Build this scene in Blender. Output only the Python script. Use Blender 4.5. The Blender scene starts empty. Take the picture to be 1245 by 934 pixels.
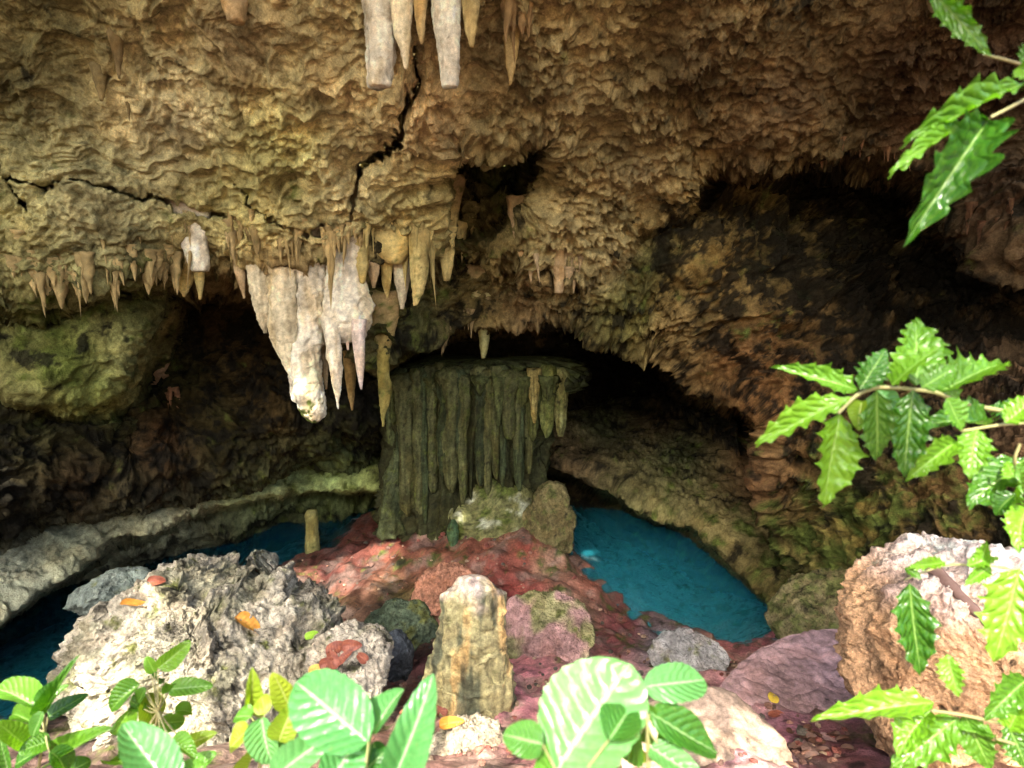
import bpy, bmesh, math, random
import numpy as np
from mathutils import Vector, Matrix

# ------------------------------------------------------------------ camera, sky, sun, exposure
scn = bpy.context.scene
COL = scn.collection
IW, IH, FPX = 1245.0, 934.0, 691.0          # photo size and focal length in its pixels
CAM = np.array([0.0, 0.0, 5.0])             # five metres above the pool
PITCH = math.radians(8.0)
cam_d = bpy.data.cameras.new('camera')
cam_d.sensor_width = 36.0
cam_d.lens = 36.0 * FPX / IW
cam_d.clip_start = 0.05
cam_d.clip_end = 600
cam_d.dof.use_dof = True
cam_d.dof.focus_distance = 6.5
cam_d.dof.aperture_fstop = 4.5
cam_o = bpy.data.objects.new('camera', cam_d)
cam_o.location = CAM
cam_o.rotation_euler = (math.radians(90) - PITCH, 0, 0)
COL.objects.link(cam_o)
scn.camera = cam_o
scn.render.resolution_x, scn.render.resolution_y = 1024, 768

SUN_EL, SUN_AZ = math.radians(47.0), math.radians(-14.0)   # behind the camera, a little to the left
sun_to = Vector((math.sin(SUN_AZ) * math.cos(SUN_EL), -math.cos(SUN_AZ) * math.cos(SUN_EL), math.sin(SUN_EL)))
world = bpy.data.worlds.new('World')
scn.world = world
world.use_nodes = True
wn = world.node_tree
sky = wn.nodes.new('ShaderNodeTexSky')
sky.sky_type = 'NISHITA'
sky.sun_disc = False
sky.sun_elevation = SUN_EL
sky.sun_rotation = math.atan2(sun_to.x, sun_to.y)
sky.dust_density = 4.0
sky.air_density = 1.0
wn.links.new(sky.outputs[0], wn.nodes['Background'].inputs[0])
wn.nodes['Background'].inputs[1].default_value = 0.13
sun_d = bpy.data.lights.new('sun', 'SUN')
sun_d.energy = 2.4
sun_d.angle = math.radians(0.6)
sun_d.color = (1.0, 0.93, 0.80)
sun_o = bpy.data.objects.new('sun', sun_d)
sun_o.rotation_euler = sun_to.to_track_quat('Z', 'Y').to_euler()
sun_o.location = (0, -10, 30)
COL.objects.link(sun_o)
scn.view_settings.view_transform = 'Standard'
scn.view_settings.look = 'None'
scn.view_settings.gamma = 1.0
scn.view_settings.exposure = 2.9
scn.render.engine = 'CYCLES'
scn.cycles.max_bounces = 8
scn.cycles.diffuse_bounces = 1
scn.cycles.transparent_max_bounces = 12

random.seed(7)
rng = np.random.default_rng(11)
FWD = np.array([0, math.cos(PITCH), -math.sin(PITCH)])
UPV = np.array([0, math.sin(PITCH), math.cos(PITCH)])
RGT = np.array([1.0, 0, 0])

# ------------------------------------------------------------------ helpers
def ray(px, py):
    """view direction of a photo pixel with forward component 1"""
    px = np.asarray(px, float); py = np.asarray(py, float)
    return ((px - IW / 2) / FPX)[..., None] * RGT + (-(py - IH / 2) / FPX)[..., None] * UPV + FWD
def at(px, py, d):
    return CAM + ray(px, py) * np.asarray(d, float)[..., None]
def on_z(px, py, z):
    r = ray(px, py)
    return CAM + r * ((z - CAM[2]) / r[..., 2])[..., None]
def project(P):
    V = P - CAM
    zc = np.maximum(V @ FWD, 0.05)
    return IW / 2 + FPX * (V @ RGT) / zc, IH / 2 - FPX * (V @ UPV) / zc
def lin(c):
    c = np.asarray(c, float) / 255.0
    return np.where(c <= 0.04045, c / 12.92, ((c + 0.055) / 1.055) ** 2.4)

_pr = np.random.default_rng(5)
PERM = np.concatenate([_pr.permutation(256)] * 3).astype(np.int32)
GRAD = _pr.normal(size=(256, 3)); GRAD /= np.linalg.norm(GRAD, axis=1)[:, None]
GRAD = GRAD.astype(np.float32)
JIT = _pr.random((256, 3)).astype(np.float32)
def perlin(P):
    P = np.asarray(P, np.float32)
    i = np.floor(P).astype(np.int32); f = P - i
    w = f * f * f * (f * (f * 6 - 15) + 10)
    i &= 255
    x0, y0, z0 = i[:, 0], i[:, 1], i[:, 2]
    out = np.zeros(len(P), np.float32)
    for dx in (0, 1):
        a = PERM[x0 + dx]; wx = w[:, 0] if dx else 1 - w[:, 0]
        for dy in (0, 1):
            b = PERM[a + y0 + dy]; wy = wx * (w[:, 1] if dy else 1 - w[:, 1])
            for dz in (0, 1):
                g = GRAD[PERM[b + z0 + dz]]
                out += wy * (w[:, 2] if dz else 1 - w[:, 2]) * (g[:, 0] * (f[:, 0] - dx) + g[:, 1] * (f[:, 1] - dy) + g[:, 2] * (f[:, 2] - dz))
    return out * 1.6
def fbm(P, octaves=4, gain=0.5, lac=2.03):
    P = np.asarray(P, np.float32)
    s, a = np.zeros(len(P), np.float32), 1.0
    for k in range(octaves):
        s += a * perlin(P + 17.3 * k); P = P * lac; a *= gain
    return s
def ridged(P, octaves=3):
    P = np.asarray(P, np.float32)
    s, a = np.zeros(len(P), np.float32), 1.0
    for k in range(octaves):
        s += a * (1 - 2 * np.abs(perlin(P + 9.1 * k))); P = P * 2.1; a *= 0.5
    return s
def worley(P):
    P = np.asarray(P, np.float32)
    i = np.floor(P).astype(np.int32); f = P - i
    best = np.full(len(P), 9.0, np.float32)
    for dx in (-1, 0, 1):
        a = PERM[(i[:, 0] + dx) & 255]
        for dy in (-1, 0, 1):
            b = PERM[a + ((i[:, 1] + dy) & 255)]
            for dz in (-1, 0, 1):
                j = JIT[PERM[b + ((i[:, 2] + dz) & 255)]]
                d = (j[:, 0] + dx - f[:, 0]) ** 2 + (j[:, 1] + dy - f[:, 1]) ** 2 + (j[:, 2] + dz - f[:, 2]) ** 2
                np.minimum(best, d, out=best)
    return np.sqrt(best)
def tps_fit(xy, v, lam=1e-3):
    xy = np.asarray(xy, float); n = len(xy)
    def ph(r2): return np.where(r2 > 0, r2 * np.log(np.maximum(r2, 1e-12)), 0)
    d2 = ((xy[:, None] - xy[None]) ** 2).sum(-1)
    K = ph(d2) + lam * np.eye(n)
    A = np.zeros((n + 3, n + 3)); A[:n, :n] = K
    A[:n, n] = 1; A[:n, n + 1:] = xy; A[n, :n] = 1; A[n + 1:, :n] = xy.T
    c = np.linalg.solve(A, np.concatenate([np.asarray(v, float), np.zeros(3)]))
    def f(q):
        q = np.asarray(q, float); out = c[n] + q @ c[n + 1:]
        for k in range(n):
            out = out + c[k] * ph(((q - xy[k]) ** 2).sum(-1))
        return out
    return f
def poly_sdf(u, v, poly):
    """signed distance to a polygon, positive inside"""
    best = np.full(u.shape, 1e18); ins = np.zeros(u.shape, bool)
    n = len(poly)
    for k in range(n):
        ax, ay = poly[k]; bx, by = poly[(k + 1) % n]
        ex, ey = bx - ax, by - ay
        t = np.clip(((u - ax) * ex + (v - ay) * ey) / (ex * ex + ey * ey + 1e-9), 0, 1)
        np.minimum(best, (u - ax - t * ex) ** 2 + (v - ay - t * ey) ** 2, out=best)
        if ay != by:
            ins ^= ((ay > v) != (by > v)) & (u < ex * (v - ay) / ey + ax)
    return np.where(ins, 1, -1) * np.sqrt(best)
def line_dist(u, v, pts):
    best = np.full(u.shape, 1e18)
    for (ax, ay), (bx, by) in zip(pts[:-1], pts[1:]):
        ex, ey = bx - ax, by - ay
        t = np.clip(((u - ax) * ex + (v - ay) * ey) / (ex * ex + ey * ey + 1e-9), 0, 1)
        np.minimum(best, (u - ax - t * ex) ** 2 + (v - ay - t * ey) ** 2, out=best)
    return np.sqrt(best)
def sstep(a, b, x):
    t = np.clip((x - a) / (b - a), 0, 1); return t * t * (3 - 2 * t)

def new_mesh(name, verts, quads, mat, attrs=None, smooth=True):
    me = bpy.data.meshes.new(name)
    verts = np.ascontiguousarray(verts, np.float32)
    quads = np.ascontiguousarray(quads, np.int32)
    n, k = quads.shape
    me.vertices.add(len(verts)); me.vertices.foreach_set('co', verts.ravel())
    me.loops.add(n * k); me.loops.foreach_set('vertex_index', quads.ravel())
    me.polygons.add(n)
    me.polygons.foreach_set('loop_start', np.arange(0, n * k, k, dtype=np.int32))
    me.update(calc_edges=True)
    me.polygons.foreach_set('use_smooth', np.full(n, smooth, bool))
    if attrs:
        for an, val in attrs.items():
            val = np.asarray(val, np.float32)
            if val.ndim == 2:
                a = me.attributes.new(an, 'FLOAT_COLOR', 'POINT')
                a.data.foreach_set('color', np.concatenate([val, np.ones((len(val), 1), np.float32)], 1).ravel())
            else:
                a = me.attributes.new(an, 'FLOAT', 'POINT'); a.data.foreach_set('value', val)
    if mat: me.materials.append(mat)
    return me
def link(name, me, parent=None, **props):
    o = bpy.data.objects.new(name, me); COL.objects.link(o)
    if parent is not None: o.parent = parent
    for k, v in props.items(): o[k] = v
    return o
def empty(name, loc, **props):
    o = bpy.data.objects.new(name, None); COL.objects.link(o); o.location = loc
    o.empty_display_size = 0.1
    for k, v in props.items(): o[k] = v
    return o
def grid_quads(nr, nc, wrap=False):
    r = np.arange(nr - 1)[:, None]; c = np.arange(nc if wrap else nc - 1)[None]
    c2 = (c + 1) % nc
    return np.stack([r * nc + c, r * nc + c2, (r + 1) * nc + c2, (r + 1) * nc + c], -1).reshape(-1, 4)
def grid_normals(P):
    du = np.gradient(P, axis=1); dv = np.gradient(P, axis=0)
    n = np.cross(du, dv); return n / (np.linalg.norm(n, axis=-1, keepdims=True) + 1e-12)

# ------------------------------------------------------------------ materials
class NT:
    def __init__(s, name):
        s.m = bpy.data.materials.new(name); s.m.use_nodes = True
        s.t = s.m.node_tree; s.b = s.t.nodes['Principled BSDF']; s.out = s.t.nodes['Material Output']
    def n(s, kind, **kw):
        nd = s.t.nodes.new('ShaderNode' + kind)
        for k, v in kw.items():
            if k.startswith('i_'):
                key = k[2:]; key = int(key) if key.isdigit() else key.replace('_', ' ')
                nd.inputs[key].default_value = v
            else: setattr(nd, k, v)
        return nd
    def l(s, a, b): s.t.links.new(a, b)
    def noise(s, co, scale, detail=4, rough=0.6):
        nd = s.n('TexNoise', i_Scale=scale, i_Detail=detail, i_Roughness=rough); s.l(co, nd.inputs['Vector']); return nd.outputs['Fac']
    def ramp(s, fac, a, b, va=0.0, vb=1.0):
        nd = s.n('MapRange', i_1=a, i_2=b, i_3=va, i_4=vb); s.l(fac, nd.inputs[0]); return nd.outputs[0]
    def math(s, op, a, b):
        nd = s.n('Math', operation=op)
        for k, x in enumerate((a, b)):
            if isinstance(x, (int, float)): nd.inputs[k].default_value = x
            else: s.l(x, nd.inputs[k])
        return nd.outputs[0]
    def mix(s, fac, a, b, mode='MIX'):
        nd = s.n('Mix', data_type='RGBA', blend_type=mode)
        for k, x in ((0, fac), (6, a), (7, b)):
            if isinstance(x, (int, float)): nd.inputs[k].default_value = x
            elif isinstance(x, (tuple, list, np.ndarray)): nd.inputs[k].default_value = (*[float(q) for q in x[:3]], 1)
            else: s.l(x, nd.inputs[k])
        return nd.outputs[2]
    def attr(s, name, col=False):
        nd = s.n('Attribute', attribute_name=name); return nd.outputs['Color' if col else 'Fac']

def rock_mat(name, scale=1.0, bump=0.6, rough=0.85, contrast=1.0, pits=0.0, spec=0.3, vary=0.0):
    """rock whose mineral colour comes from the mesh attribute tint; grain and fine relief are procedural"""
    t = NT(name)
    co = t.n('TexCoord').outputs['Object']
    base = t.attr('tint', True)
    n2 = t.noise(co, 11 * scale, 4, 0.68); n3 = t.noise(co, 55 * scale, 2, 0.6)
    v = t.math('MULTIPLY', t.ramp(n2, 0.3, 0.7, 1 - 0.45 * contrast, 1 + 0.42 * contrast), t.ramp(n3, 0.3, 0.7, 1 - 0.25 * contrast, 1 + 0.25 * contrast))
    if vary: v = t.math('MULTIPLY', v, t.ramp(t.n('ObjectInfo').outputs['Random'], 0, 1, 1 - vary, 1 + vary))
    comb = t.n('CombineColor'); [t.l(v, comb.inputs[k]) for k in range(3)]
    t.l(t.mix(1.0, base, comb.outputs[0], 'MULTIPLY'), t.b.inputs['Base Color'])
    t.b.inputs['Roughness'].default_value = rough
    t.b.inputs['Specular IOR Level'].default_value = spec
    h = t.math('ADD', t.math('MULTIPLY', n2, 0.6), t.math('MULTIPLY', n3, 0.2))
    if pits:
        vo = t.n('TexVoronoi', i_Scale=16 * scale); t.l(co, vo.inputs['Vector'])
        h = t.math('ADD', h, t.math('MULTIPLY', t.ramp(vo.outputs['Distance'], 0.0, 0.6), pits))
    bp = t.n('Bump', i_Strength=bump, i_Distance=0.07 / scale)
    t.l(h, bp.inputs['Height']); t.l(bp.outputs[0], t.b.inputs['Normal'])
    return t.m
MOSS = (0.085, 0.105, 0.022)
def mineral(v, T, M, S, scale=1.0, contrast=1.0, moss_col=MOSS, streak=0.0, warm=0.18):
    """weather the plain mineral colour: mottling, warm patches, algae where M, black crust where S"""
    v = np.asarray(v, np.float32) * scale
    f = (1 + 0.42 * contrast * fbm(v * 1.3 + 3, 3)) * (1 + 0.34 * contrast * fbm(v * 5.1 + 11, 3, .6))
    if streak: f *= 1 + streak * fbm(v * np.array([11, 11, .9], np.float32) + 5, 3)
    T = T * np.clip(f, .25, 1.9)[:, None]
    h = (warm * sstep(.05, .55, fbm(v * 2.1 + 50, 3)))[:, None]
    T = T * (1 - h) + T * np.array([1.15, .86, .62]) * h
    nm = .5 + .5 * fbm(v * 3.4 + 70, 4, .6)
    m = sstep(.58, .86, nm * .6 + M * .9)[:, None]
    g = np.array(moss_col) * (1 + .8 * fbm(v * 6 + 90, 2))[:, None].clip(.4, 2.2)
    T = T * (1 - m) + g * m
    ns = .5 + .5 * fbm(v * 2.6 + 110, 5, .68)
    k = .9 * sstep(.56, .72, ns * .6 + S * .9)[:, None]
    T = T * (1 - k) + np.array([.011, .010, .007]) * k
    return np.clip(T, .004, .85)

def idw(u, v, pts, power=2.2, eps=25.0):
    """blend of mineral colour, moss and stain given at photo points (px,py,(r,g,b),moss,stain)"""
    cols = np.stack([np.concatenate([lin(p[2]), [p[3], p[4]]]) for p in pts])
    out = np.zeros((len(u), 5), np.float32); ws = np.zeros(len(u), np.float32)
    for p, c in zip(pts, cols):
        w = ((((u - p[0]) ** 2 + (v - p[1]) ** 2) + eps * eps) ** (-power / 2 * 1.3)).astype(np.float32)
        out += w[:, None] * c.astype(np.float32); ws += w
    return out / ws[:, None]
# ------------------------------------------------------------------ the cave: roof, walls, side ledges
CEIL_LIP = [(-3000, 520), (-900, 420), (-200, 375), (0, 352), (60, 348), (110, 343), (160, 333), (200, 322), (250, 312), (290, 318), (340, 322),
            (390, 318), (430, 326), (480, 322), (530, 312), (548, 296), (575, 300), (600, 318), (640, 314), (690, 330), (730, 318), (770, 292), (800, 268),
            (835, 240), (848, 196), (900, 187), (960, 192), (1030, 190), (1080, 196), (1130, 214), (1165, 268), (1245, 300),
            (1400, 310), (3000, 420), (6000, -4000), (-6000, -4000)]
PIT = [(556, 166), (590, 176), (600, 190), (625, 182), (664, 166), (662, 215), (644, 246), (618, 268), (596, 290), (560, 300), (546, 282), (539, 240), (541, 192)]
MID = [(380, 290), (430, 420), (462, 446), (500, 424), (560, 406), (620, 394), (690, 391), (750, 402), (800, 420), (833, 446), (850, 472), (900, 490), (936, 516),
       (926, 555), (921, 590), (937, 622), (960, 662), (985, 705), (990, 800), (1100, 1200), (6000, 1200), (6000, 0), (850, 100), (550, 200)]
BLOCK = [(-900, 330), (190, 330), (196, 378), (168, 428), (142, 478), (100, 492), (40, 487), (0, 470), (-200, 452), (-900, 430)]
LEDGE_L = [(-900, 640), (-200, 600), (0, 590), (120, 575), (250, 545), (330, 520), (450, 505), (490, 520), (468, 598), (400, 598), (330, 608), (260, 626), (200, 643),
           (140, 664), (70, 712), (0, 762), (-200, 880), (-900, 1200)]
LEDGE_R = [(630, 480), (700, 480), (800, 500), (900, 540), (960, 620), (1000, 700), (955, 760), (925, 722), (885, 686), (850, 650), (800, 628), (750, 605),
           (700, 580), (660, 566)]
BAND_L = [(-400, 560), (0, 500), (60, 505), (120, 520), (95, 560), (40, 590), (0, 615), (-400, 700)]
BAND_L2 = [(60, 600), (130, 578), (230, 560), (300, 522), (335, 500), (420, 492), (440, 500), (400, 530), (330, 550), (250, 580), (170, 600), (100, 612)]
LAYERS = [
    ('ceiling', CEIL_LIP, 0.07, [(-3000, -300, 2.2), (-900, 0, 3.9), (-900, 400, 4.4), (-400, -200, 4.2), (0, 0, 5.2), (300, 0, 5.0), (622, 0, 4.8), (900, 0, 5.0), (1245, 0, 5.0),
        (1600, -100, 4.3), (2100, 200, 3.9), (0, 150, 6.0), (160, 200, 6.5), (300, 150, 6.1), (622, 150, 6.1), (900, 150, 6.3), (1245, 150, 6.0), (0, 330, 6.6),
        (110, 260, 6.4), (250, 240, 6.9), (200, 320, 7.0), (350, 300, 7.2), (480, 290, 7.5), (600, 320, 8.0), (700, 325, 7.9), (800, 240, 7.4), (900, 190, 6.8), (1100, 200, 6.6), (1245, 300, 5.9),
        (0, -600, 3.2), (622, -600, 3.0), (1245, -600, 3.2), (622, -1500, 1.8), (-2200, -1500, 1.8), (3400, -1500, 1.8), (622, -3000, 1.1), (4200, 300, 2.2)]),
    ('roof_behind', MID, 0.35, [(460, 400, 8.4), (420, 320, 8.0), (560, 380, 8.9), (680, 378, 9.1), (800, 400, 9.0), (870, 440, 8.5), (930, 530, 8.0), (950, 620, 8.4), (985, 690, 7.9),
        (620, 250, 8.9), (590, 200, 9.6), (560, 260, 9.2), (650, 190, 9.6), (700, 340, 8.5), (850, 330, 8.0), (900, 240, 8.6), (1000, 250, 9.0), (1120, 320, 9.0), (1245, 420, 7.4), (1000, 420, 8.2), (1100, 480, 7.4), (1100, 600, 6.9), (1060, 690, 6.6),
        (1245, 600, 5.8), (1600, 600, 4.4), (3000, 600, 2.6), (1300, 800, 5.0), (1100, 900, 6.2)]),
    ('chamber', None, 0, [(480, 428, 11.6), (560, 425, 11.6), (640, 428, 11.8), (690, 425, 12.2), (560, 450, 12.4), (480, 455, 12.8), (640, 455, 12.8), (560, 520, 14.5), (700, 435, 13.0), (760, 425, 14.5), (820, 480, 15.5), (780, 520, 15), (850, 560, 12.2), (700, 550, 14.5), (900, 600, 11.0),
        (250, 350, 10.2), (350, 400, 10.4), (200, 430, 10.2), (300, 520, 11), (100, 520, 9.8), (200, 560, 10.2), (430, 500, 14.0), (400, 550, 13.6), (470, 480, 14.5), (50, 600, 9.0), (0, 520, 8.4), (-200, 550, 6.8),
        (-900, 550, 4.4), (300, 660, 13.0), (800, 680, 13.5), (600, 720, 14), (-300, 780, 8.5), (100, 760, 11), (1200, 300, 10.5), (700, 200, 11), (3000, 500, 3.2), (-3000, 500, 2.4), (-900, 1100, 5)]),
    ('block', BLOCK, 0.08, [(90, 430, 7.3), (0, 420, 7.0), (160, 380, 7.7), (60, 360, 7.5), (130, 465, 7.6), (-200, 400, 5.9), (-900, 380, 3.9)]),
    ('ledge_left', LEDGE_L, 0.6, [(0, 720, 8.0), (0, 650, 8.7), (130, 640, 9.5), (300, 598, 11), (450, 580, 11.8), (-200, 780, 6.6), (-900, 900, 4.2), (200, 608, 10.3), (60, 620, 9.3), (130, 595, 10.4), (300, 555, 11.8), (400, 550, 12.8), (450, 530, 13.6), (0, 600, 9.3)]),
    ('ledge_right', LEDGE_R, 0.6, [(660, 560, 12.2), (690, 566, 11.9), (760, 600, 10.9), (850, 638, 10.0), (920, 690, 9.2), (960, 735, 8.7), (900, 600, 10.3), (830, 570, 11.6), (740, 555, 12.4), (680, 520, 13.6), (760, 500, 14.6), (860, 520, 13.2)]),
    ('band', BAND_L, 0.03, [(0, 550, 7.6), (80, 530, 8.3), (-400, 620, 5.4), (60, 580, 8.0)]),
    ('band2', BAND_L2, 0.02, [(100, 600, 8.9), (250, 560, 9.7), (400, 500, 10.4), (180, 580, 9.3), (330, 530, 10.2)]),
]
CRACKS = [([(505, 50), (512, 85), (490, 125), (484, 160), (460, 185), (437, 197), (434, 240), (420, 262), (385, 270)], 0.8, 2.5),
          ([(-20, 170), (0, 190), (18, 212), (60, 228), (88, 219), (130, 228), (160, 240), (200, 239), (240, 252), (290, 268), (320, 290)], 0.5, 1.9),
          ([(285, 218), (305, 230), (310, 252), (350, 264), (375, 272)], 0.4, 1.6),
          ([(20, 215), (45, 255)], 0.4, 1.8)]

u_in = np.arange(-84, 1330, 1.55); v_in = np.arange(-80, 812, 1.55)
u_l = -84 - (np.arange(1, 34) ** 2.2) * 2.6; u_r = 1330 + (np.arange(0, 33) ** 2.2) * 2.6
v_t = -80 - (np.arange(1, 34) ** 2.1) * 1.9
v_b = 812 + np.array([0, 4, 10, 20, 40, 80, 160, 300])
uu = np.concatenate([u_l[::-1], u_in, u_r]); vv = np.concatenate([v_t[::-1], v_in, v_b])
U, V = np.meshgrid(uu, vv)
sh = U.shape
# coarse grid for the smooth control surfaces, upsampled
cu, cv = uu[::8], vv[::8]
cu = np.append(cu, uu[-1]) if cu[-1] != uu[-1] else cu
cv = np.append(cv, vv[-1]) if cv[-1] != vv[-1] else cv
CU, CV = np.meshgrid(cu, cv)
def upsample(G):
    A = np.stack([np.interp(uu, cu, row) for row in G])
    return np.stack([np.interp(vv, cv, A[:, k]) for k in range(A.shape[1])], 1)
Q0 = np.stack([U.ravel(), V.ravel(), np.zeros(U.size)], 1)
inner = np.clip(1.0, 0, 1)
wu = (9 * fbm(Q0 / 46.0, 4, 0.6)).reshape(sh); wv = (11 * fbm(Q0 / 40.0 + 31, 4, 0.6)).reshape(sh)
saw = (7 * (1 - worley(Q0 / np.array([17.0, 40.0, 1.0]) + 3.3))).reshape(sh)
D, LAB, SD = None, None, {}
def sq(x): return np.sign(x) * np.abs(x) ** 1.0
for li, (nm, poly, k, pts) in enumerate(LAYERS):
    p = np.array(pts, float)
    f = tps_fit(p[:, :2] / 1000.0, np.log(p[:, 2]), 2e-4)
    z = np.exp(upsample(f(np.stack([CU, CV], -1) / 1000.0)))
    z = np.clip(z, 0.8, 17)
    if poly is not None:
        sd = poly_sdf(U + wu, V + wv - saw, poly) if nm == 'ceiling' else poly_sdf(U + wu * .5, V + wv * .5, poly)
        if nm == 'ceiling':
            sdp = -poly_sdf(U + wu * 0.8, V + wv * 0.8, PIT)
            z = z + 0.3 * 5.0 * np.logaddexp(0, -sdp / 5.0)
        SD[nm] = sd
        s = 3.0 if k > .3 else 6.0
        z = z + k * s * np.logaddexp(0, -sd / s) - 0.0
    if D is None: D, LAB = z, np.zeros(sh, int)
    else:
        m = z < D; D = np.where(m, z, D); LAB[m] = li
D = np.minimum(D, 17)
P0 = at(U, V, D)
def blur(A, n):
    for ax in (0, 1):
        c = np.cumsum(np.concatenate([np.repeat(A.take([0], ax), n + 1, ax), A, np.repeat(A.take([-1], ax), n, ax)], ax), ax)
        m = A.shape[ax]
        A = (c.take(np.arange(2 * n + 1, 2 * n + 1 + m), ax) - c.take(np.arange(0, m), ax)) / (2 * n + 1)
    return A
N = grid_normals(blur(blur(P0, 5), 5))
flip = ((P0 - CAM) * N).sum(-1) > 0
N[flip] *= -1
VD = P0 - CAM; VD /= np.linalg.norm(VD, axis=-1, keepdims=True)
N = N - VD * 0.55; N /= np.linalg.norm(N, axis=-1, keepdims=True)
Pf = P0.reshape(-1, 3).astype(np.float32)
uf, vf = U.ravel(), V.ravel()
lab = LAB.ravel()
ceil = lab == 0
near_lip = np.exp(-np.clip(SD['ceiling'].ravel(), 0, 400) / 40.0) * ceil
dripm = np.clip(0.12 + 0.75 * sstep(540, 760, uf) + 0.75 * near_lip + 0.6 * np.exp(-((uf - 600) / 200) ** 2 - (vf / 90) ** 2), 0, 1.1) * ceil
dripm = np.maximum(dripm, 0.10 * (~ceil))
warp = np.stack([fbm(Pf / 0.6 + 3, 3), fbm(Pf / 0.6 + 40, 3), fbm(Pf / 0.6 + 80, 3)], 1)
Pw = Pf + warp * 0.12
big = fbm(Pf / 1.7, 3)
d = 0.26 * big
# thin wavy beds and folds
bed = (Pf + warp * 0.22) @ np.array([[0.9, 0.2, 0.5], [-0.3, 0.9, 0.5], [-0.9, -0.35, 2.4]], np.float32).T
calm = 1 - 0.7 * np.clip(dripm, 0, 1)
vary = (0.3 + 0.95 * sstep(-.35, .45, fbm(Pf / 1.2 + 200, 3))) * (1 - .4 * sstep(520, 320, uf))      # smooth faces next to rough ones
d += calm * (0.13 * ridged(bed / 0.9, 4) + 0.045 * vary * ridged(bed / 0.2 + 4, 2))
st = (Pf[:, 2] * 1.0 + 0.3 * Pf[:, 0] * np.sin(Pf[:, 1] * .4) + 0.5 * warp[:, 2]) / 0.75; st = st - np.floor(st)
d += 0.09 * calm * (1 - st) * sstep(0, .1, st)
# rows of hanging drips: each row swells towards its lower edge and ends in ragged tips
col1 = worley(Pw * np.array([1 / .16, 1 / .16, 1 / .9], np.float32)); col2 = worley(Pw * np.array([1 / .07, 1 / .07, 1 / .5], np.float32) + 9)
t1 = (Pf[:, 2] + 0.42 * warp[:, 0] + 0.16 * col1) / 0.46
t2 = (Pf[:, 2] + 0.25 * warp[:, 1] + 0.09 * col2) / 0.15
f1 = t1 - np.floor(t1); f2 = t2 - np.floor(t2)
r1 = (1 - f1) ** 1.6 * sstep(0, 0.06, f1); r2 = (1 - f2) ** 1.6 * sstep(0, 0.08, f2)
d += dripm * (0.35 + 0.65 * vary) * (0.15 * r1 + 0.10 * r2 + 0.05 * (0.6 - col1) + 0.035 * (0.6 - col2))
d += vary * (0.075 * ridged(Pw / 0.26, 4) + 0.04 * fbm(Pf / 0.07, 3, 0.65))
rough_right = np.clip(sstep(640, 860, uf) * (~ceil), 0, 1)
wk = worley(Pw / np.array([0.30, 0.30, 0.2], np.float32) + 13)
d += rough_right * (0.06 * vary * (0.6 - wk) + 0.06 * ridged(Pw / 0.5 + 3, 4))
gv, gu = np.gradient(blur(D, 2)); steep = blur(sstep(.04, .22, np.hypot(gu, gv)), 3)
d *= np.select([lab == 5, lab == 4, lab == 3, lab == 2], [.45, .5, .5, .7], 1.0)
d *= (np.clip(D / 7.0, 0.4, 1.3) * (1 - .75 * steep)).ravel()
PV = Pf + N.reshape(-1, 3).astype(np.float32) * d[:, None]
ck = np.zeros(sh)
jag = (3.0 * fbm(Q0 / 11.0 + 77, 3, .6)).reshape(sh)
for pts, dep, wd in CRACKS:
    cd = line_dist(U + wu * 0.7 + jag, V + wv * 0.6 + jag, pts)
    wloc = wd * (0.75 + 0.5 * np.clip(wu / 9, -1, 1))
    wloc = wloc * (.55 + .9 * sstep(-.5, .6, fbm(Q0 / 60.0 + 9, 2)).reshape(sh))
    ck = np.maximum(ck, dep * np.exp(-(cd / wloc) ** 4) + 0.05 * np.exp(-(cd / (wd * 3.5)) ** 2))
PV += (VD * ck[..., None]).reshape(-1, 3).astype(np.float32)

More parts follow.
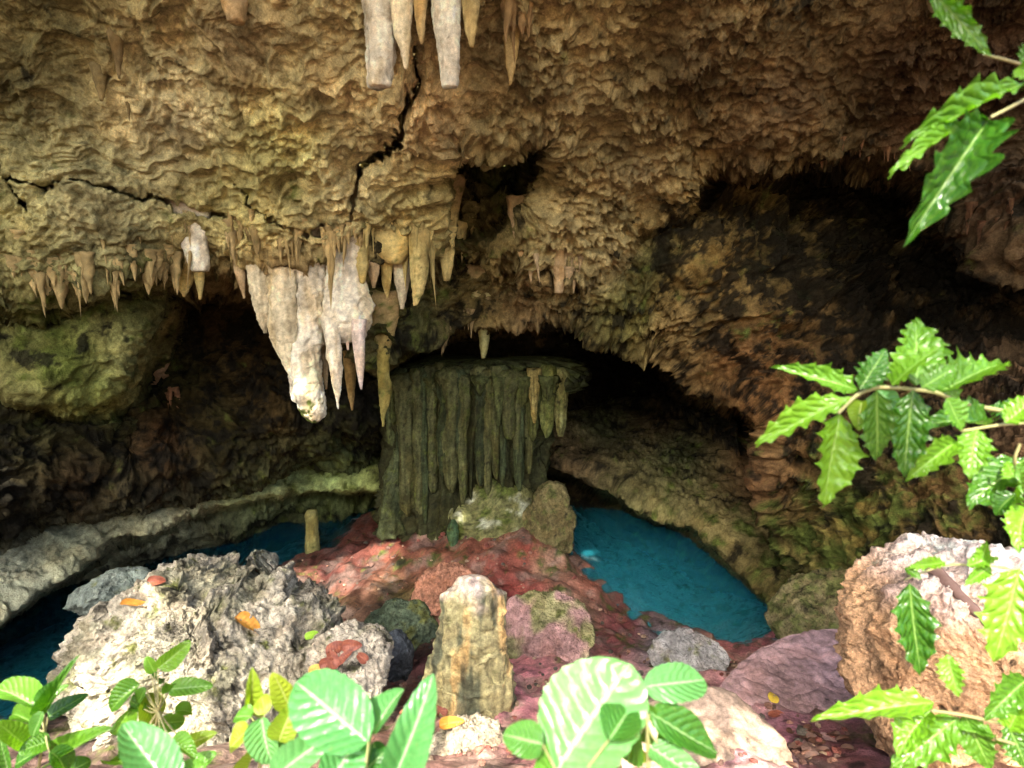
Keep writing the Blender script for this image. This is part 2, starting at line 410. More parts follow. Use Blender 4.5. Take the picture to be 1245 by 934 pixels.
TAN, OCHRE, BROWN, OLIVE, PINKG, GREY = (196, 168, 124), (180, 132, 78), (140, 104, 72), (150, 140, 84), (200, 176, 152), (178, 170, 150)
TINTS = [(60, 60, (116, 102, 70), .15, .05), (300, 40, (128, 106, 78), .05, .08), (220, 140, (214, 188, 146), .0, 0), (350, 170, (206, 186, 120), .18, 0), (120, 250, (178, 160, 118), .1, .05),
    (20, 280, (170, 152, 102), .2, 0), (300, 240, (208, 184, 122), .2, 0), (420, 100, (200, 172, 126), 0, 0), (430, 200, (214, 188, 140), .0, 0), (500, 260, (206, 180, 120), .12, 0), (520, 120, (186, 152, 110), .0, 0),
    (620, 60, (122, 102, 70), .05, .05), (680, 130, (160, 134, 94), .0, 0), (700, 260, (196, 164, 114), .05, 0), (620, 230, (70, 74, 36), .45, .35), (780, 200, (160, 134, 96), .0, .0), (740, 310, (190, 160, 112), .0, .05),
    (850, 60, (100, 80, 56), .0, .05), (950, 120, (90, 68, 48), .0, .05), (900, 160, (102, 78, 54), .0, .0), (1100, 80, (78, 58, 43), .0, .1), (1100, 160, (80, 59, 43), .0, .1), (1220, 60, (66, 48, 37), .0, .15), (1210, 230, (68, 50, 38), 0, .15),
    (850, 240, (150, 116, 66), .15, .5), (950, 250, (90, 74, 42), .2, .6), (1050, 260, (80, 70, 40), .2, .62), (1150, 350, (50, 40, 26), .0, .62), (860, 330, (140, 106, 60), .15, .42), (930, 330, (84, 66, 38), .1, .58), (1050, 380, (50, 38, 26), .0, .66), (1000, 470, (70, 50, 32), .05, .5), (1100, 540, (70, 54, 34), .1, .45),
    (790, 320, (74, 72, 36), .4, .4), (830, 380, (168, 130, 84), .1, .2), (900, 430, (140, 94, 58), .1, .3), (940, 480, (128, 84, 50), .1, .3), (760, 360, (120, 112, 60), .3, .3), (640, 370, (176, 136, 96), 0, .05), (560, 360, (108, 88, 52), .3, .28), (470, 350, (92, 84, 48), .35, .3), (500, 400, (66, 68, 40), .4, .36), (600, 385, (104, 82, 52), .2, .3), (570, 310, (118, 98, 58), .3, .2), (600, 330, (130, 106, 64), .2, .15), (680, 395, (70, 58, 36), .2, .45),
    (720, 430, (52, 46, 32), .1, .4), (560, 440, (40, 42, 30), .1, .5), (800, 520, (90, 66, 46), .1, .3), (730, 520, (70, 74, 52), .3, .2), (820, 560, (64, 70, 46), .35, .3), (700, 560, (104, 80, 58), .2, .2), (800, 610, (140, 124, 82), .3, .15), (880, 650, (140, 120, 78), .35, .15), (960, 700, (120, 100, 62), .35, .2),
    (930, 580, (140, 96, 66), .05, .15), (1000, 600, (104, 80, 46), .35, .3), (1050, 640, (110, 90, 44), .4, .2), (1150, 600, (110, 78, 46), .3, .35), (1180, 450, (80, 60, 46), .0, .45), (1230, 520, (110, 80, 60), .05, .3), (1000, 680, (128, 110, 60), .4, .15),
    (80, 430, (84, 88, 38), .45, .3), (160, 370, (80, 80, 44), .35, .25), (30, 390, (96, 90, 50), .4, .2), (110, 470, (150, 150, 80), .4, .05), (150, 440, (150, 140, 92), .2, .1), (260, 400, (140, 102, 66), .05, .15), (300, 440, (130, 96, 58), .1, .2), (220, 460, (120, 108, 62), .25, .1),
    (350, 350, (150, 106, 72), 0, .1), (330, 490, (150, 112, 70), .05, .15), (200, 540, (140, 90, 60), .0, .15), (80, 580, (150, 110, 78), .0, .15), (280, 530, (100, 84, 50), .3, .2), (40, 530, (150, 136, 90), .1, .1), (430, 480, (60, 52, 36), .1, .3), (0, 600, (80, 62, 46), 0, .3),
    (80, 650, (180, 170, 140), .1, .05), (200, 625, (190, 176, 142), .15, .05), (20, 700, (168, 160, 140), .1, .1), (310, 595, (184, 182, 128), .3, 0), (400, 575, (176, 184, 118), .35, 0), (450, 580, (150, 150, 90), .3, .1)]
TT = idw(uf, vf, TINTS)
inner_shade = np.isin(lab, [2, 6, 7]) * 1.0                     # shade of the inner chamber and alcove, painted into the rock colour
inner_shade = blur(blur(inner_shade.reshape(sh), 4), 4).ravel()
TT[:, :3] *= (1 - .78 * inner_shade)[:, None]
TT[:, 4] += .2 * inner_shade  # extra black crust here also stands in for shade
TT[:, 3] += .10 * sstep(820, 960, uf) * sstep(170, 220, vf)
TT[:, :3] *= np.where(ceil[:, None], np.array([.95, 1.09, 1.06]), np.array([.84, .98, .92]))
ROCK = rock_mat('cave_limestone', 1.0, 0.8, 0.9, 1.0, spec=0.06)
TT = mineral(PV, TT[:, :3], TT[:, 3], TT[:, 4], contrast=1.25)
quads = grid_quads(*sh)
flab = LAB[:-1, :-1].ravel()
def sub(name, keep, **props):
    q = quads[keep]; used = np.unique(q); remap = np.zeros(len(PV), np.int32); remap[used] = np.arange(len(used))
    me = new_mesh(name, PV[used], remap[q][:, ::-1], ROCK, {'tint': TT[used]})
    return link(name, me, kind='structure', **props)
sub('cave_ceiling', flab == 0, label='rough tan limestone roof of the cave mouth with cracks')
sub('cave_wall_behind', (flab == 1) | (flab == 2), label='stained inner wall and arch of the cave, shade painted into the rock')
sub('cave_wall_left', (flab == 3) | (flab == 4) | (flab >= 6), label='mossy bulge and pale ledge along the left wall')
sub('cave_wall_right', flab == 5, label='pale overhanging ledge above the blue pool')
SHELL_Z = D
def shell_at(px, py):
    """point of the finished roof or wall surface seen at a photo pixel"""
    i = int(np.searchsorted(vv, py)); j = int(np.searchsorted(uu, px))
    return PV.reshape(sh + (3,))[i, j]
# ------------------------------------------------------------------ cave floor, pool bed, water, ground behind the camera
FL = [(480, 632, .55), (560, 628, .85), (640, 626, .9), (688, 622, .75), (600, 660, .75), (520, 665, .6), (460, 660, .35), (670, 660, .75), (690, 668, .45), (655, 700, .6), (720, 705, .3), (738, 714, .12), (560, 695, .6),
      (470, 690, .4), (400, 690, .22), (350, 690, .1), (420, 730, .35), (520, 720, .55), (500, 750, .35), (470, 770, .5), (430, 765, .55), (600, 730, .55), (690, 722, .45), (760, 748, .15), (700, 745, .5), (800, 766, .18), (850, 780, .2), (900, 786, .3), (940, 778, .3),
      (660, 760, .8), (660, 800, 1.15), (660, 850, 1.55), (740, 800, .7), (800, 815, .9), (880, 815, .8), (960, 800, .7), (960, 850, 1.35), (1040, 800, .9), (820, 870, 1.6), (920, 900, 1.75),
      (520, 820, .95), (500, 880, 1.6), (400, 880, 1.5), (300, 900, 1.6), (200, 800, .45), (100, 850, .7), (0, 900, 1.1), (600, 934, 2.2), (800, 934, 2.2), (1000, 934, 2.0), (1245, 900, 2.0), (300, 934, 2.1), (0, 934, 1.5)]
pts = [(*on_z(a, b, c)[:2], c) for a, b, c in FL]
pts += [(x, y, z) for x, y, z in [(-.0, 1.0, 3.75), (1.2, 1.0, 3.75), (-1.2, 1.0, 3.75), (3, 1.2, 3.6), (-3, 1.2, 3.5), (0, 0, 3.95), (3, 0, 4.0), (-3, 0, 3.95), (7, 0, 4.4), (-7, 0, 3.9), (0, -2, 4.1), (-8, -2, 4.1), (8, -2, 4.6),
        (4.8, 4.2, 2.0), (6.5, 3, 2.8), (-5, 3, 1.8), (-7.5, 3, 1.8), (4.6, 6.5, .7), (6, 5.5, 1.2),
        # pool beds
        (1.6, 12, -1.3), (2.6, 11, -1.0), (3.4, 10, -.8), (2.8, 12.5, -1.4), (4.2, 9.2, -.75), (3.7, 8.4, -.3), (5, 9.5, -.7), (3.0, 9.0, -.55), (1.7, 10.6, -.8), (4.6, 8.0, -.05),
        (-3.2, 11, -.7), (-4.5, 11, -.9), (-6, 10, -.8), (-5, 8.5, -.45), (-6.5, 7.5, -.5), (-3.6, 9.8, -.3), (-7, 6, -.2), (-2.6, 12.5, -1.0), (0, 13, -.6), (-5, 13.5, -1), (4, 14, -1.2), (0, 15, -1), (8, 10, -.4), (-9, 9, -.6), (8, 14, -1), (-9, 14, -1)]]
pts = np.array(pts)
ffl = tps_fit(pts[:, :2] / 5.0, pts[:, 2], 3e-3)
yy = np.concatenate([np.linspace(-4, 1.0, 26)[:-1], 1.0 * (14.5 / 1.0) ** np.linspace(0, 1, 470)])
tt = np.linspace(-1, 1, 520)
FY = np.repeat(yy[:, None], len(tt), 1); FX = tt[None] * (3.2 + 0.72 * np.maximum(FY, 0))
FZ = ffl(np.stack([FX, FY], -1) / 5.0)
POOL_R = [(668, 560), (686, 590), (692, 640), (708, 685), (742, 713), (772, 738), (805, 750), (840, 764), (880, 778), (925, 775), (948, 760), (1040, 735), (1040, 620), (900, 560), (700, 535)]
POOL_L = [(468, 575), (455, 612), (425, 640), (388, 668), (345, 682), (320, 700), (250, 725), (160, 775), (60, 840), (-100, 930), (-500, 900), (-500, 620), (0, 560), (440, 545)]
wob = 0.18 * fbm(np.stack([FX.ravel(), FY.ravel(), 0 * FX.ravel()], 1) / 0.6, 3).reshape(FX.shape)
pool = np.maximum(poly_sdf(FX + wob, FY + wob, [tuple(on_z(a, b, 0.0)[:2]) for a, b in POOL_R]), poly_sdf(FX + wob, FY - wob, [tuple(on_z(a, b, 0.0)[:2]) for a, b in POOL_L]))
FZ = np.maximum(FZ, 0.12) * np.maximum(sstep(0.0, -0.9, pool), 0.05) + np.where(pool > 0, -0.04 - 0.95 * (1 - np.exp(-pool / 1.3)), 0.0)
Fp = np.stack([FX, FY, FZ], -1).reshape(-1, 3)
fu, fv = project(Fp)
under = sstep(0.05, -0.35, Fp[:, 2])
amp = sstep(0.1, -0.3, pool.ravel()) * np.clip(np.linalg.norm(Fp - CAM, axis=1) / 7, 0.5, 1.1) * 1.0 + 0.75 * sstep(0, 0.3, pool.ravel())
blk = worley(Fp / np.array([0.62, 0.62, 0.5]) + 2.2)
Fp2 = Fp.copy()
Fp2[:, 2] += amp * (0.14 * fbm(Fp / 0.8, 3) + 0.12 * (0.55 - blk) + 0.06 * (.5 - worley(Fp / .21 + 4)) + 0.03 * fbm(Fp / 0.17, 2, .6))
Fp2[:, 0] += amp * 0.02 * fbm(Fp / 0.3 + 50, 3)
Fp2[:, 1] += amp * 0.02 * fbm(Fp / 0.3 + 90, 3)
FLT = [(480, 650, (120, 60, 46), .15, .05), (440, 680, (100, 56, 46), .1, .2), (400, 700, (84, 44, 40), 0, .2), (540, 660, (120, 76, 52), .3, .05), (580, 680, (156, 96, 70), .15, 0), (620, 650, (130, 96, 70), .3, 0), (660, 650, (120, 90, 60), .25, 0), (680, 640, (80, 96, 50), .55, 0),
       (640, 670, (160, 60, 50), .1, 0), (600, 700, (150, 80, 66), .1, 0), (540, 700, (190, 130, 100), .05, 0), (700, 690, (180, 140, 110), .15, 0), (720, 700, (190, 110, 80), 0, 0), (650, 710, (150, 60, 54), .15, 0), (620, 720, (130, 50, 46), .1, 0), (660, 690, (196, 170, 130), .1, 0),
       (430, 720, (90, 50, 46), 0, .15), (420, 740, (176, 140, 100), .1, .1), (490, 730, (96, 96, 46), .4, .2), (530, 730, (200, 130, 100), .0, .05), (500, 770, (64, 76, 60), .45, .15), (460, 790, (70, 64, 62), .1, .2), (510, 810, (110, 70, 66), .05, .1), (700, 760, (150, 150, 104), .4, 0), (650, 770, (214, 150, 140), .05, 0), (740, 770, (150, 80, 84), .1, 0), (760, 760, (120, 60, 56), .2, .05),
       (640, 830, (226, 150, 154), .0, 0), (660, 860, (222, 156, 158), .0, 0), (640, 890, (150, 80, 84), 0, 0), (740, 830, (196, 150, 150), .05, 0), (800, 790, (150, 150, 150), .2, 0), (840, 800, (150, 120, 110), .1, .05), (800, 760, (120, 110, 110), .1, .1), (870, 790, (196, 120, 110), 0, 0), (930, 785, (206, 124, 124), 0, 0), (900, 820, (206, 150, 140), .1, 0),
       (960, 840, (170, 140, 150), .05, 0), (900, 870, (200, 160, 150), .0, 0), (960, 900, (190, 130, 140), 0, .05), (1000, 920, (110, 64, 60), 0, .2), (200, 800, (60, 50, 50), .1, .2), (100, 850, (80, 70, 60), .2, .2), (300, 900, (150, 130, 110), .1, .1), (500, 880, (150, 120, 100), .1, .1), (600, 934, (150, 130, 110), .15, .1), (1200, 900, (150, 110, 80), .1, .1), (700, 2000, (110, 84, 60), .3, .1)]
FT = idw(fu, fv, FLT, eps=14)
grey_ = FT[:, :3].mean(1, keepdims=True); FT[:, :3] = FT[:, :3] * .95 + grey_ * .05 * np.array([1.1, .95, .85])
tanp = (.6 * sstep(.05, .5, fbm(Fp2 / .45 + 144, 4, .6)))[:, None]; FT[:, :3] = FT[:, :3] * (1 - tanp) + (FT[:, :3].mean(1, keepdims=True) * np.array([1.5, 1.15, .8]) + .03) * tanp
red = sstep(-.1, .5, fbm(Fp2 / .8 + 44, 4)); FT[:, :3] = FT[:, :3] * np.array([.90, .84, .92]); FT[:, 3] += .28 * red; FT[:, 4] += .12 * sstep(0, .5, fbm(Fp2 / .5 + 64, 3))
bed = np.tile(np.concatenate([lin((214, 226, 224)), [0.0, 0.0]]), (len(Fp), 1)); bed[:, 4] = 0.2 + .16 * sstep(.0, .5, fbm(Fp / .9 + 8, 3))
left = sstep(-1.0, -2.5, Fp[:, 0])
bed[:, :3] *= (1 - 0.6 * left)[:, None]  # left bed darkened: the shade on that pool, put into its colour
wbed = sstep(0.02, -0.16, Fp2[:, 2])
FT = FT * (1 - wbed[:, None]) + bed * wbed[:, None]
FLOORM = rock_mat('wet_floor_rock', 2.0, 1.0, 0.6, 1.0, spec=0.3)
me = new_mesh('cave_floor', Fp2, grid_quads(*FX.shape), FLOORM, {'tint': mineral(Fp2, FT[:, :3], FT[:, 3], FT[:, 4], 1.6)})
floor_o = link('cave_floor', me, kind='structure', label='reddish uneven cave floor sloping down to the pools')
FG = Fp2.reshape(FX.shape + (3,))
def floor_z(x, y):
    i = int(np.clip(np.searchsorted(yy, y), 1, len(yy) - 1))
    t = x / (3.2 + 0.72 * max(y, 0)); j = int(np.clip(np.searchsorted(tt, t), 1, len(tt) - 1))
    return float(FG[i, j, 2])
def floor_hit(px, py):
    """where the sight line of a photo pixel meets the finished floor"""
    r = ray(px, py); s = 0.8
    while s < 15:
        p = CAM + r * s
        if p[2] <= floor_z(p[0], p[1]): return p
        s += 0.02
    return CAM + r * 10

# water: tinted clear body with a mirror-like surface
w = NT('pool_water')
w.t.nodes.remove(w.b)
tr = w.n('BsdfTransparent'); tr.inputs[0].default_value = (0.88, 0.97, 1.0, 1)
gl = w.n('BsdfGlossy'); gl.inputs['Roughness'].default_value = 0.03
fr = w.n('Fresnel', i_IOR=1.33)
mx = w.n('MixShader')
co = w.n('TexCoord').outputs['Object']
nz = w.noise(co, 3.5, 3, 0.5)
bp = w.n('Bump', i_Strength=0.12, i_Distance=0.02); w.l(nz, bp.inputs['Height'])
w.l(bp.outputs[0], gl.inputs['Normal']); w.l(bp.outputs[0], fr.inputs['Normal'])
df = w.n('BsdfDiffuse'); df.inputs[0].default_value = (0.06, 0.64, 0.82, 1)
body_ = w.n('MixShader', i_0=0.32); w.l(tr.outputs[0], body_.inputs[1]); w.l(df.outputs[0], body_.inputs[2])
w.l(fr.outputs[0], mx.inputs[0]); w.l(body_.outputs[0], mx.inputs[1]); w.l(gl.outputs[0], mx.inputs[2]); w.l(mx.outputs[0], w.out.inputs[0])
ab = w.n('VolumeAbsorption', i_Density=0.3); ab.inputs[0].default_value = (0.10, 0.84, 0.95, 1); w.l(ab.outputs[0], w.out.inputs['Volume'])
w2 = w.m.copy(); w2.name = 'shaded_pool_water'  # darker copy of the same water, painting in the left pool's shade
for nd in w2.node_tree.nodes:
    if nd.type == 'VOLUME_ABSORPTION': nd.inputs[1].default_value = 1.0
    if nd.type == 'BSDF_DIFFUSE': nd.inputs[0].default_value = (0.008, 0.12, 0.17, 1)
def water(name, x0, x1, y0, y1, label, mat):
    """closed body of water from the surface down below the bed"""
    c = [(x, y, z) for z in (-2.2, 0.0) for x, y in ((x0, y0), (x1, y0), (x1, y1), (x0, y1))]
    q = [(3, 2, 1, 0), (4, 5, 6, 7), (0, 1, 5, 4), (1, 2, 6, 5), (2, 3, 7, 6), (3, 0, 4, 7)]
    link(name, new_mesh(name, np.array(c), np.array(q), mat, smooth=False), kind='structure', label=label)
water('water', 0.6, 9.0, 6.6, 16.0, 'clear turquoise pool at the right of the floor', w.m)
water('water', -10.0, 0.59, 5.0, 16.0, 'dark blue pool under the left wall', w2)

# ground that carries the camera and runs on behind it
GR = rock_mat('forest_floor', 0.7, 0.5, 0.95)
gx = np.concatenate([-np.geomspace(120, 5.5, 24), np.linspace(-5, 5, 11), np.geomspace(5.5, 120, 24)])
gy = np.concatenate([-np.geomspace(140, 3.6, 30), [-3.0]])
X, Y = np.meshgrid(gx, gy)
Zg = ffl(np.stack([np.clip(X, -3.2, 3.2), np.full_like(Y, -3.6)], -1) / 5.0) - 0.05 + 0.0 * X
Zg += sstep(4.0, 16.0, -Y) * 5.5 + sstep(6, 40, np.abs(X)) * 2.0 + sstep(14, 60, -Y) * 2  # bank raised out of view to hold back low sky light
G = np.stack([X, Y, Zg], -1).reshape(-1, 3); G[:, 2] += 0.12 * fbm(G / 2.0, 3)
me = new_mesh('ground', G, grid_quads(*X.shape), GR, {'tint': mineral(G, np.tile(lin((172, 148, 108)), (len(G), 1)), np.full(len(G), .2), np.full(len(G), .1))})
link('ground', me, kind='structure')

# ------------------------------------------------------------------ trees added out of view behind the camera, crowns shaped to shade the cave mouth
def bark_mat():
    t = NT('bark'); co = t.n('TexCoord').outputs['Object']
    n = t.noise(co, 9, 4); t.l(t.mix(n, (0.05, 0.035, 0.022), (0.16, 0.12, 0.08)), t.b.inputs['Base Color']); t.b.inputs['Roughness'].default_value = 0.9
    return t.m
BARK = bark_mat()
def leaf_mat(name, dark, light, rough=0.32, trans=0.35, vein=(0.5, 0.7, 0.3)):
    """leaf with midrib and side veins from its own UV map, light passing through the blade"""
    t = NT(name)
    uvn = t.n('UVMap').outputs[0]
    sp = t.n('SeparateXYZ'); t.l(uvn, sp.inputs[0]); U_, V_ = sp.outputs[0], sp.outputs[1]
    oi = t.n('ObjectInfo').outputs['Random']
    co = t.n('TexCoord').outputs['Object']
    n = t.noise(co, 22, 4, 0.6)
    c = t.mix(t.ramp(t.math('ADD', t.math('MULTIPLY', n, 0.7), t.math('MULTIPLY', oi, 0.6)), 0.3, 1.0), dark, light)
    sp2 = t.ramp(t.noise(co, 7, 3, .7), .66, .74); c = t.mix(t.math('MULTIPLY', sp2, .75), c, (.16, .10, .03))
    ax = t.math('ABSOLUTE', U_, 0.0)
    mid = t.ramp(ax, 0.03, 0.07, 1.0, 0.0)
    sv = t.math('ABSOLUTE', t.math('SINE', t.math('MULTIPLY', t.math('SUBTRACT', V_, t.math('MULTIPLY', ax, 0.28)), 26.0), 0.0), 0.0)
    side = t.ramp(sv, 0.0, 0.16, 1.0, 0.0)
    c2 = t.mix(t.math('MULTIPLY', t.math('MAXIMUM', mid, t.math('MULTIPLY', side, 0.16)), 0.42), c, vein)
    t.l(c2, t.b.inputs['Base Color'])
    t.b.inputs['Roughness'].default_value = rough
    t.b.inputs['Specular IOR Level'].default_value = 0.5
    bp = t.n('Bump', i_Strength=0.35, i_Distance=0.008); t.l(t.math('ADD', t.math('SUBTRACT', sv, mid), t.math('MULTIPLY', n, 0.6)), bp.inputs['Height']); t.l(bp.outputs[0], t.b.inputs['Normal'])
    tl = t.n('BsdfTranslucent'); mx = t.n('MixShader', i_0=trans)
    t.l(t.mix(1.0, c2, (1.6, 1.7, 0.5), 'MULTIPLY'), tl.inputs[0])
    t.l(t.b.outputs[0], mx.inputs[1]); t.l(tl.outputs[0], mx.inputs[2]); t.l(mx.outputs[0], t.out.inputs[0])
    return t.m
CROWN = leaf_mat('tree_foliage', (0.03, 0.07, 0.012), (0.09, 0.16, 0.03))
def tube(path, radii, seg=8):
    path = np.asarray(path, float); n = len(path)
    T = np.gradient(path, axis=0); T /= np.linalg.norm(T, axis=1)[:, None] + 1e-9
    ref = np.array([0.31, 0.2, 0.93]); vs = []
    A = np.cross(T, ref); A /= np.linalg.norm(A, axis=1)[:, None] + 1e-9
    B = np.cross(T, A)
    th = np.linspace(0, 2 * np.pi, seg, endpoint=False)
    vs = path[:, None] + np.asarray(radii, float)[:, None, None] * (np.cos(th)[None, :, None] * A[:, None] + np.sin(th)[None, :, None] * B[:, None])
    return vs.reshape(-1, 3), grid_quads(n, seg, True)
def merge(parts):
    V_, Q_, o = [], [], 0
    for v, q in parts:
        V_.append(v); Q_.append(q + o); o += len(v)
    return np.concatenate(V_), np.concatenate(Q_)
def tree(base, centre, rad, n, label, seed):
    r = np.random.default_rng(seed)
    base = np.array(base, float); centre = np.array(centre, float); rad = np.array(rad, float)
    o = empty('shade_tree', base, label=label, category='tree', group='unseen shade trees on the bank behind the cave mouth')
    parts = []
    t = np.linspace(0, 1, 9)[:, None]
    trunk = base + (centre - base) * t + np.sin(t * 5) * np.array([.25, .2, 0])
    parts.append(tube(trunk, np.linspace(.32, .1, 9), 10))
    tips = []
    for k in range(14):
        a = r.normal(size=3); a /= np.linalg.norm(a); tip = centre + a * rad * r.uniform(.5, .9)
        st = trunk[r.integers(4, 9)]
        p = st + (tip - st) * np.linspace(0, 1, 6)[:, None] + np.sin(np.linspace(0, 3.1, 6))[:, None] * np.array([0, 0, .5])
        parts.append(tube(p, np.linspace(.09, .02, 6), 6)); tips.append(tip)
    v, q = merge(parts)
    link('trunk', new_mesh('trunk', v - base, q, BARK), o)
    cl = np.array([centre + a / np.linalg.norm(a) * rad * r.uniform(.3, 1) for a in r.normal(size=(70, 3))] + tips)
    c = cl[r.integers(0, len(cl), n)] + r.normal(size=(n, 3)) * rad * 0.13
    A = r.normal(size=(n, 3)); A /= np.linalg.norm(A, axis=1)[:, None]
    B = np.cross(A, r.normal(size=(n, 3))); B /= np.linalg.norm(B, axis=1)[:, None]
    L = r.uniform(.14, .26, n)[:, None]
    v = np.stack([c - A * L, c + B * L * .45, c + A * L, c - B * L * .45], 1).reshape(-1, 3)
    link('crown', new_mesh('crown', v - base, np.arange(4 * n).reshape(-1, 4), CROWN, smooth=False), o, kind='stuff')
tree((-9.5, -7.5, 5), (-8.2, -2.6, 11.0), (2.9, 1.8, 1.8), 7000, 'unseen shade tree over the left bank behind the cave mouth', 1)
tree((-3.0, -8, 5.2), (-2.5, -2.6, 12.3), (2.7, 1.8, 2.6), 14000, 'unseen shade tree left of the middle of the bank behind the cave mouth', 2)
tree((1.2, -8, 5.2), (0.4, -2.6, 12.5), (2.4, 1.8, 3.0), 14000, 'low unseen shade tree on the middle of the bank behind the cave mouth', 4)
tree((6.0, -7.5, 5), (3.7, -2.6, 12.6), (2.7, 1.8, 3.2), 12000, 'tall unseen shade tree on the right bank behind the cave mouth', 3)
# ------------------------------------------------------------------ dripstone: stalactites, the fluted column, stalagmites
def spindle(rows, zc, ratio=0.85, seg=26, step=3.0, amp=0.10, flute=0.10, seed=0.0, cap=True, knob=0.12, ribs=0.0, root_up=0):
    """closed upright body through the rows (py, left px, right px) seen at depth zc"""
    rows = np.array(rows, float)
    if root_up: hw = (rows[0, 2] - rows[0, 1]) * .38; rows = np.concatenate([[[rows[0, 0] - root_up, rows[0, 1] - hw, rows[0, 2] + hw]], rows])
    n = max(6, int((rows[-1, 0] - rows[0, 0]) / step))
    t = np.linspace(rows[0, 0], rows[-1, 0], n)
    xl = np.interp(t, rows[:, 0], rows[:, 1]); xr = np.interp(t, rows[:, 0], rows[:, 2])
    if n > 12:
        k = np.array([.25, .5, .25])
        for _ in range(2):
            xl[1:-1] = np.convolve(xl, k, 'valid'); xr[1:-1] = np.convolve(xr, k, 'valid')
    c = at((xl + xr) / 2, t, np.full(n, zc)); c[:, 1] = c[:, 1]
    c[:, 1] = c[0, 1] + (c[:, 1] - c[0, 1]) * 0.15
    R = np.maximum((xr - xl) / 2 / FPX * zc, 0.004)
    th = np.linspace(0, 2 * np.pi, seg, endpoint=False)
    dirv = np.stack([np.cos(th), np.sin(th), 0 * th], 1)
    S = np.array([1, ratio, 1])
    P = c[:, None] + R[:, None, None] * (dirv * S)[None]
    q = P.reshape(-1, 3)
    rr = np.repeat(R, seg)
    sc = 1.0 / np.maximum(R.mean(), 0.02)
    nz = flute * perlin(q * np.array([1.6, 1.6, .18]) * sc + seed) + flute * .7 * perlin(q * np.array([3.6, 3.6, .3]) * sc + seed + 5)
    nz += amp * (perlin(q * np.array([1.2, 1.2, .8]) * sc * .8 + seed + 9) + 0.6 * perlin(q * sc * 2.6 + seed) + 0.35 * perlin(q * sc * 6 + seed))
    if ribs: nz += ribs * (ridged(q * np.array([5.5, 5.5, .35]) + seed, 4) - .5)
    if knob: nz += knob * (0.55 - worley(q * sc * np.array([1.9, 1.9, 1.3]) + seed)) + knob * .55 * (0.55 - worley(q * sc * 4.4 + seed + 3))
    out = np.tile(dirv * S, (n, 1))
    q[:, 2] += rr * amp * 1.6 * perlin(q * sc * 1.7 + seed + 31)
    q = q + out * (nz * (0.45 * rr + 0.55 * min(R.mean(), R.max())))[:, None]
    quads = grid_quads(n, seg, True)[:, ::-1]
    V_ = [q]; Q_ = [quads]
    if cap:
        for ring, sgn in ((0, 1), (n - 1, -1)):
            cc = q[ring * seg:(ring + 1) * seg].mean(0); inner = cc + (q[ring * seg:(ring + 1) * seg] - cc) * .05
            base = sum(len(v) for v in V_); V_.append(inner)
            a = ring * seg + np.arange(seg); b = base + np.arange(seg)
            f = np.stack([a, np.roll(a, -1), np.roll(b, -1), b], 1)
            Q_.append(f if sgn > 0 else f[:, ::-1]); 
    return np.concatenate(V_), np.concatenate(Q_)
def zdepth(p): return float((np.asarray(p) - CAM) @ FWD)
def paint(v, tint, moss=0.0, stain=0.0, fn=None, scale=2.4, **kw):
    n = len(v); T = np.tile(lin(tint), (n, 1)); M = np.full(n, moss); S_ = np.full(n, stain)
    if fn: T, M, S_ = fn(v, T, M, S_)
    return {'tint': mineral(v, T, M, S_, scale, **kw)}
def drip_tone(v, T, M, S_):
    """cream, rusty and greenish bands and blotches of calcite"""
    a = sstep(.0, .5, fbm(v * np.array([4, 4, 1.4]) + 6, 3))[:, None]; b = sstep(.1, .5, fbm(v * np.array([7, 7, 2.5]) + 36, 3))[:, None]
    T = T * (1 - .5 * a) + T * np.array([.95, .80, .52]) * .5 * a
    T = T * (1 - .55 * b) + T * np.array([.52, .47, .40]) * .55 * b
    return T, M, S_
STAL = rock_mat('dripstone', 2.2, 0.8, 0.8, 0.6, spec=0.15, vary=.22)
def body(name, rows, zc, tint, parent=None, moss=0.0, stain=0.0, mat=None, fn=None, origin=None, props=None, streak=.2, blend=.9, **kw):
    v, q = spindle(rows, zc, **kw)
    o0 = np.array(origin) if origin is not None else np.array([v[:, 0].mean(), v[:, 1].mean(), v[:, 2].max()])
    base_fn = fn or drip_tone
    if blend:
        def fn2(v_, T, M, S_):
            T, M, S_ = base_fn(v_, T, M, S_); hi, lo = v_[:, 2].max(), v_[:, 2].min()
            k = (blend * sstep(hi - .55 * (hi - lo), hi - .05 * (hi - lo), v_[:, 2] + .12 * (hi - lo) * fbm(v_ * 4 + 2, 3)))[:, None]
            return T * (1 - k) + lin((178, 152, 106)) * k, M + .1 * k[:, 0], S_ + .1 * k[:, 0]
    else: fn2 = base_fn
    a = paint(v, tint, moss, stain, fn2, streak=streak, contrast=.7)
    o = link(name, new_mesh(name, v - o0, q, mat or STAL, a), parent, **(props or {}))
    if parent is None: o.location = o0
    return o
WHITE, CREAM, YEL, OLV, TANC = (234, 224, 198), (218, 204, 168), (206, 186, 120), (140, 130, 72), (196, 170, 128)
def root_depth(px, py, off=0.12):
    return zdepth(shell_at(px, py)) - off
def stal(rows, tint, label, group, seed, root=None, moss=0.0, stain=0.0, **kw):
    px = (rows[0][1] + rows[0][2]) / 2
    Rt = (rows[0][2] - rows[0][1]) / 2
    z0 = zdepth(shell_at(px, rows[0][0])); z = z0 + Rt / FPX * z0 * .85 + .03
    if root: z = min(z, root_depth(*root, 0.0) + Rt / FPX * z0 * .5)
    return body('stalactite', rows, z, tint, moss=moss, stain=stain, seed=seed, root_up=45, props=dict(label=label, category='stalactite', group=group), **kw)
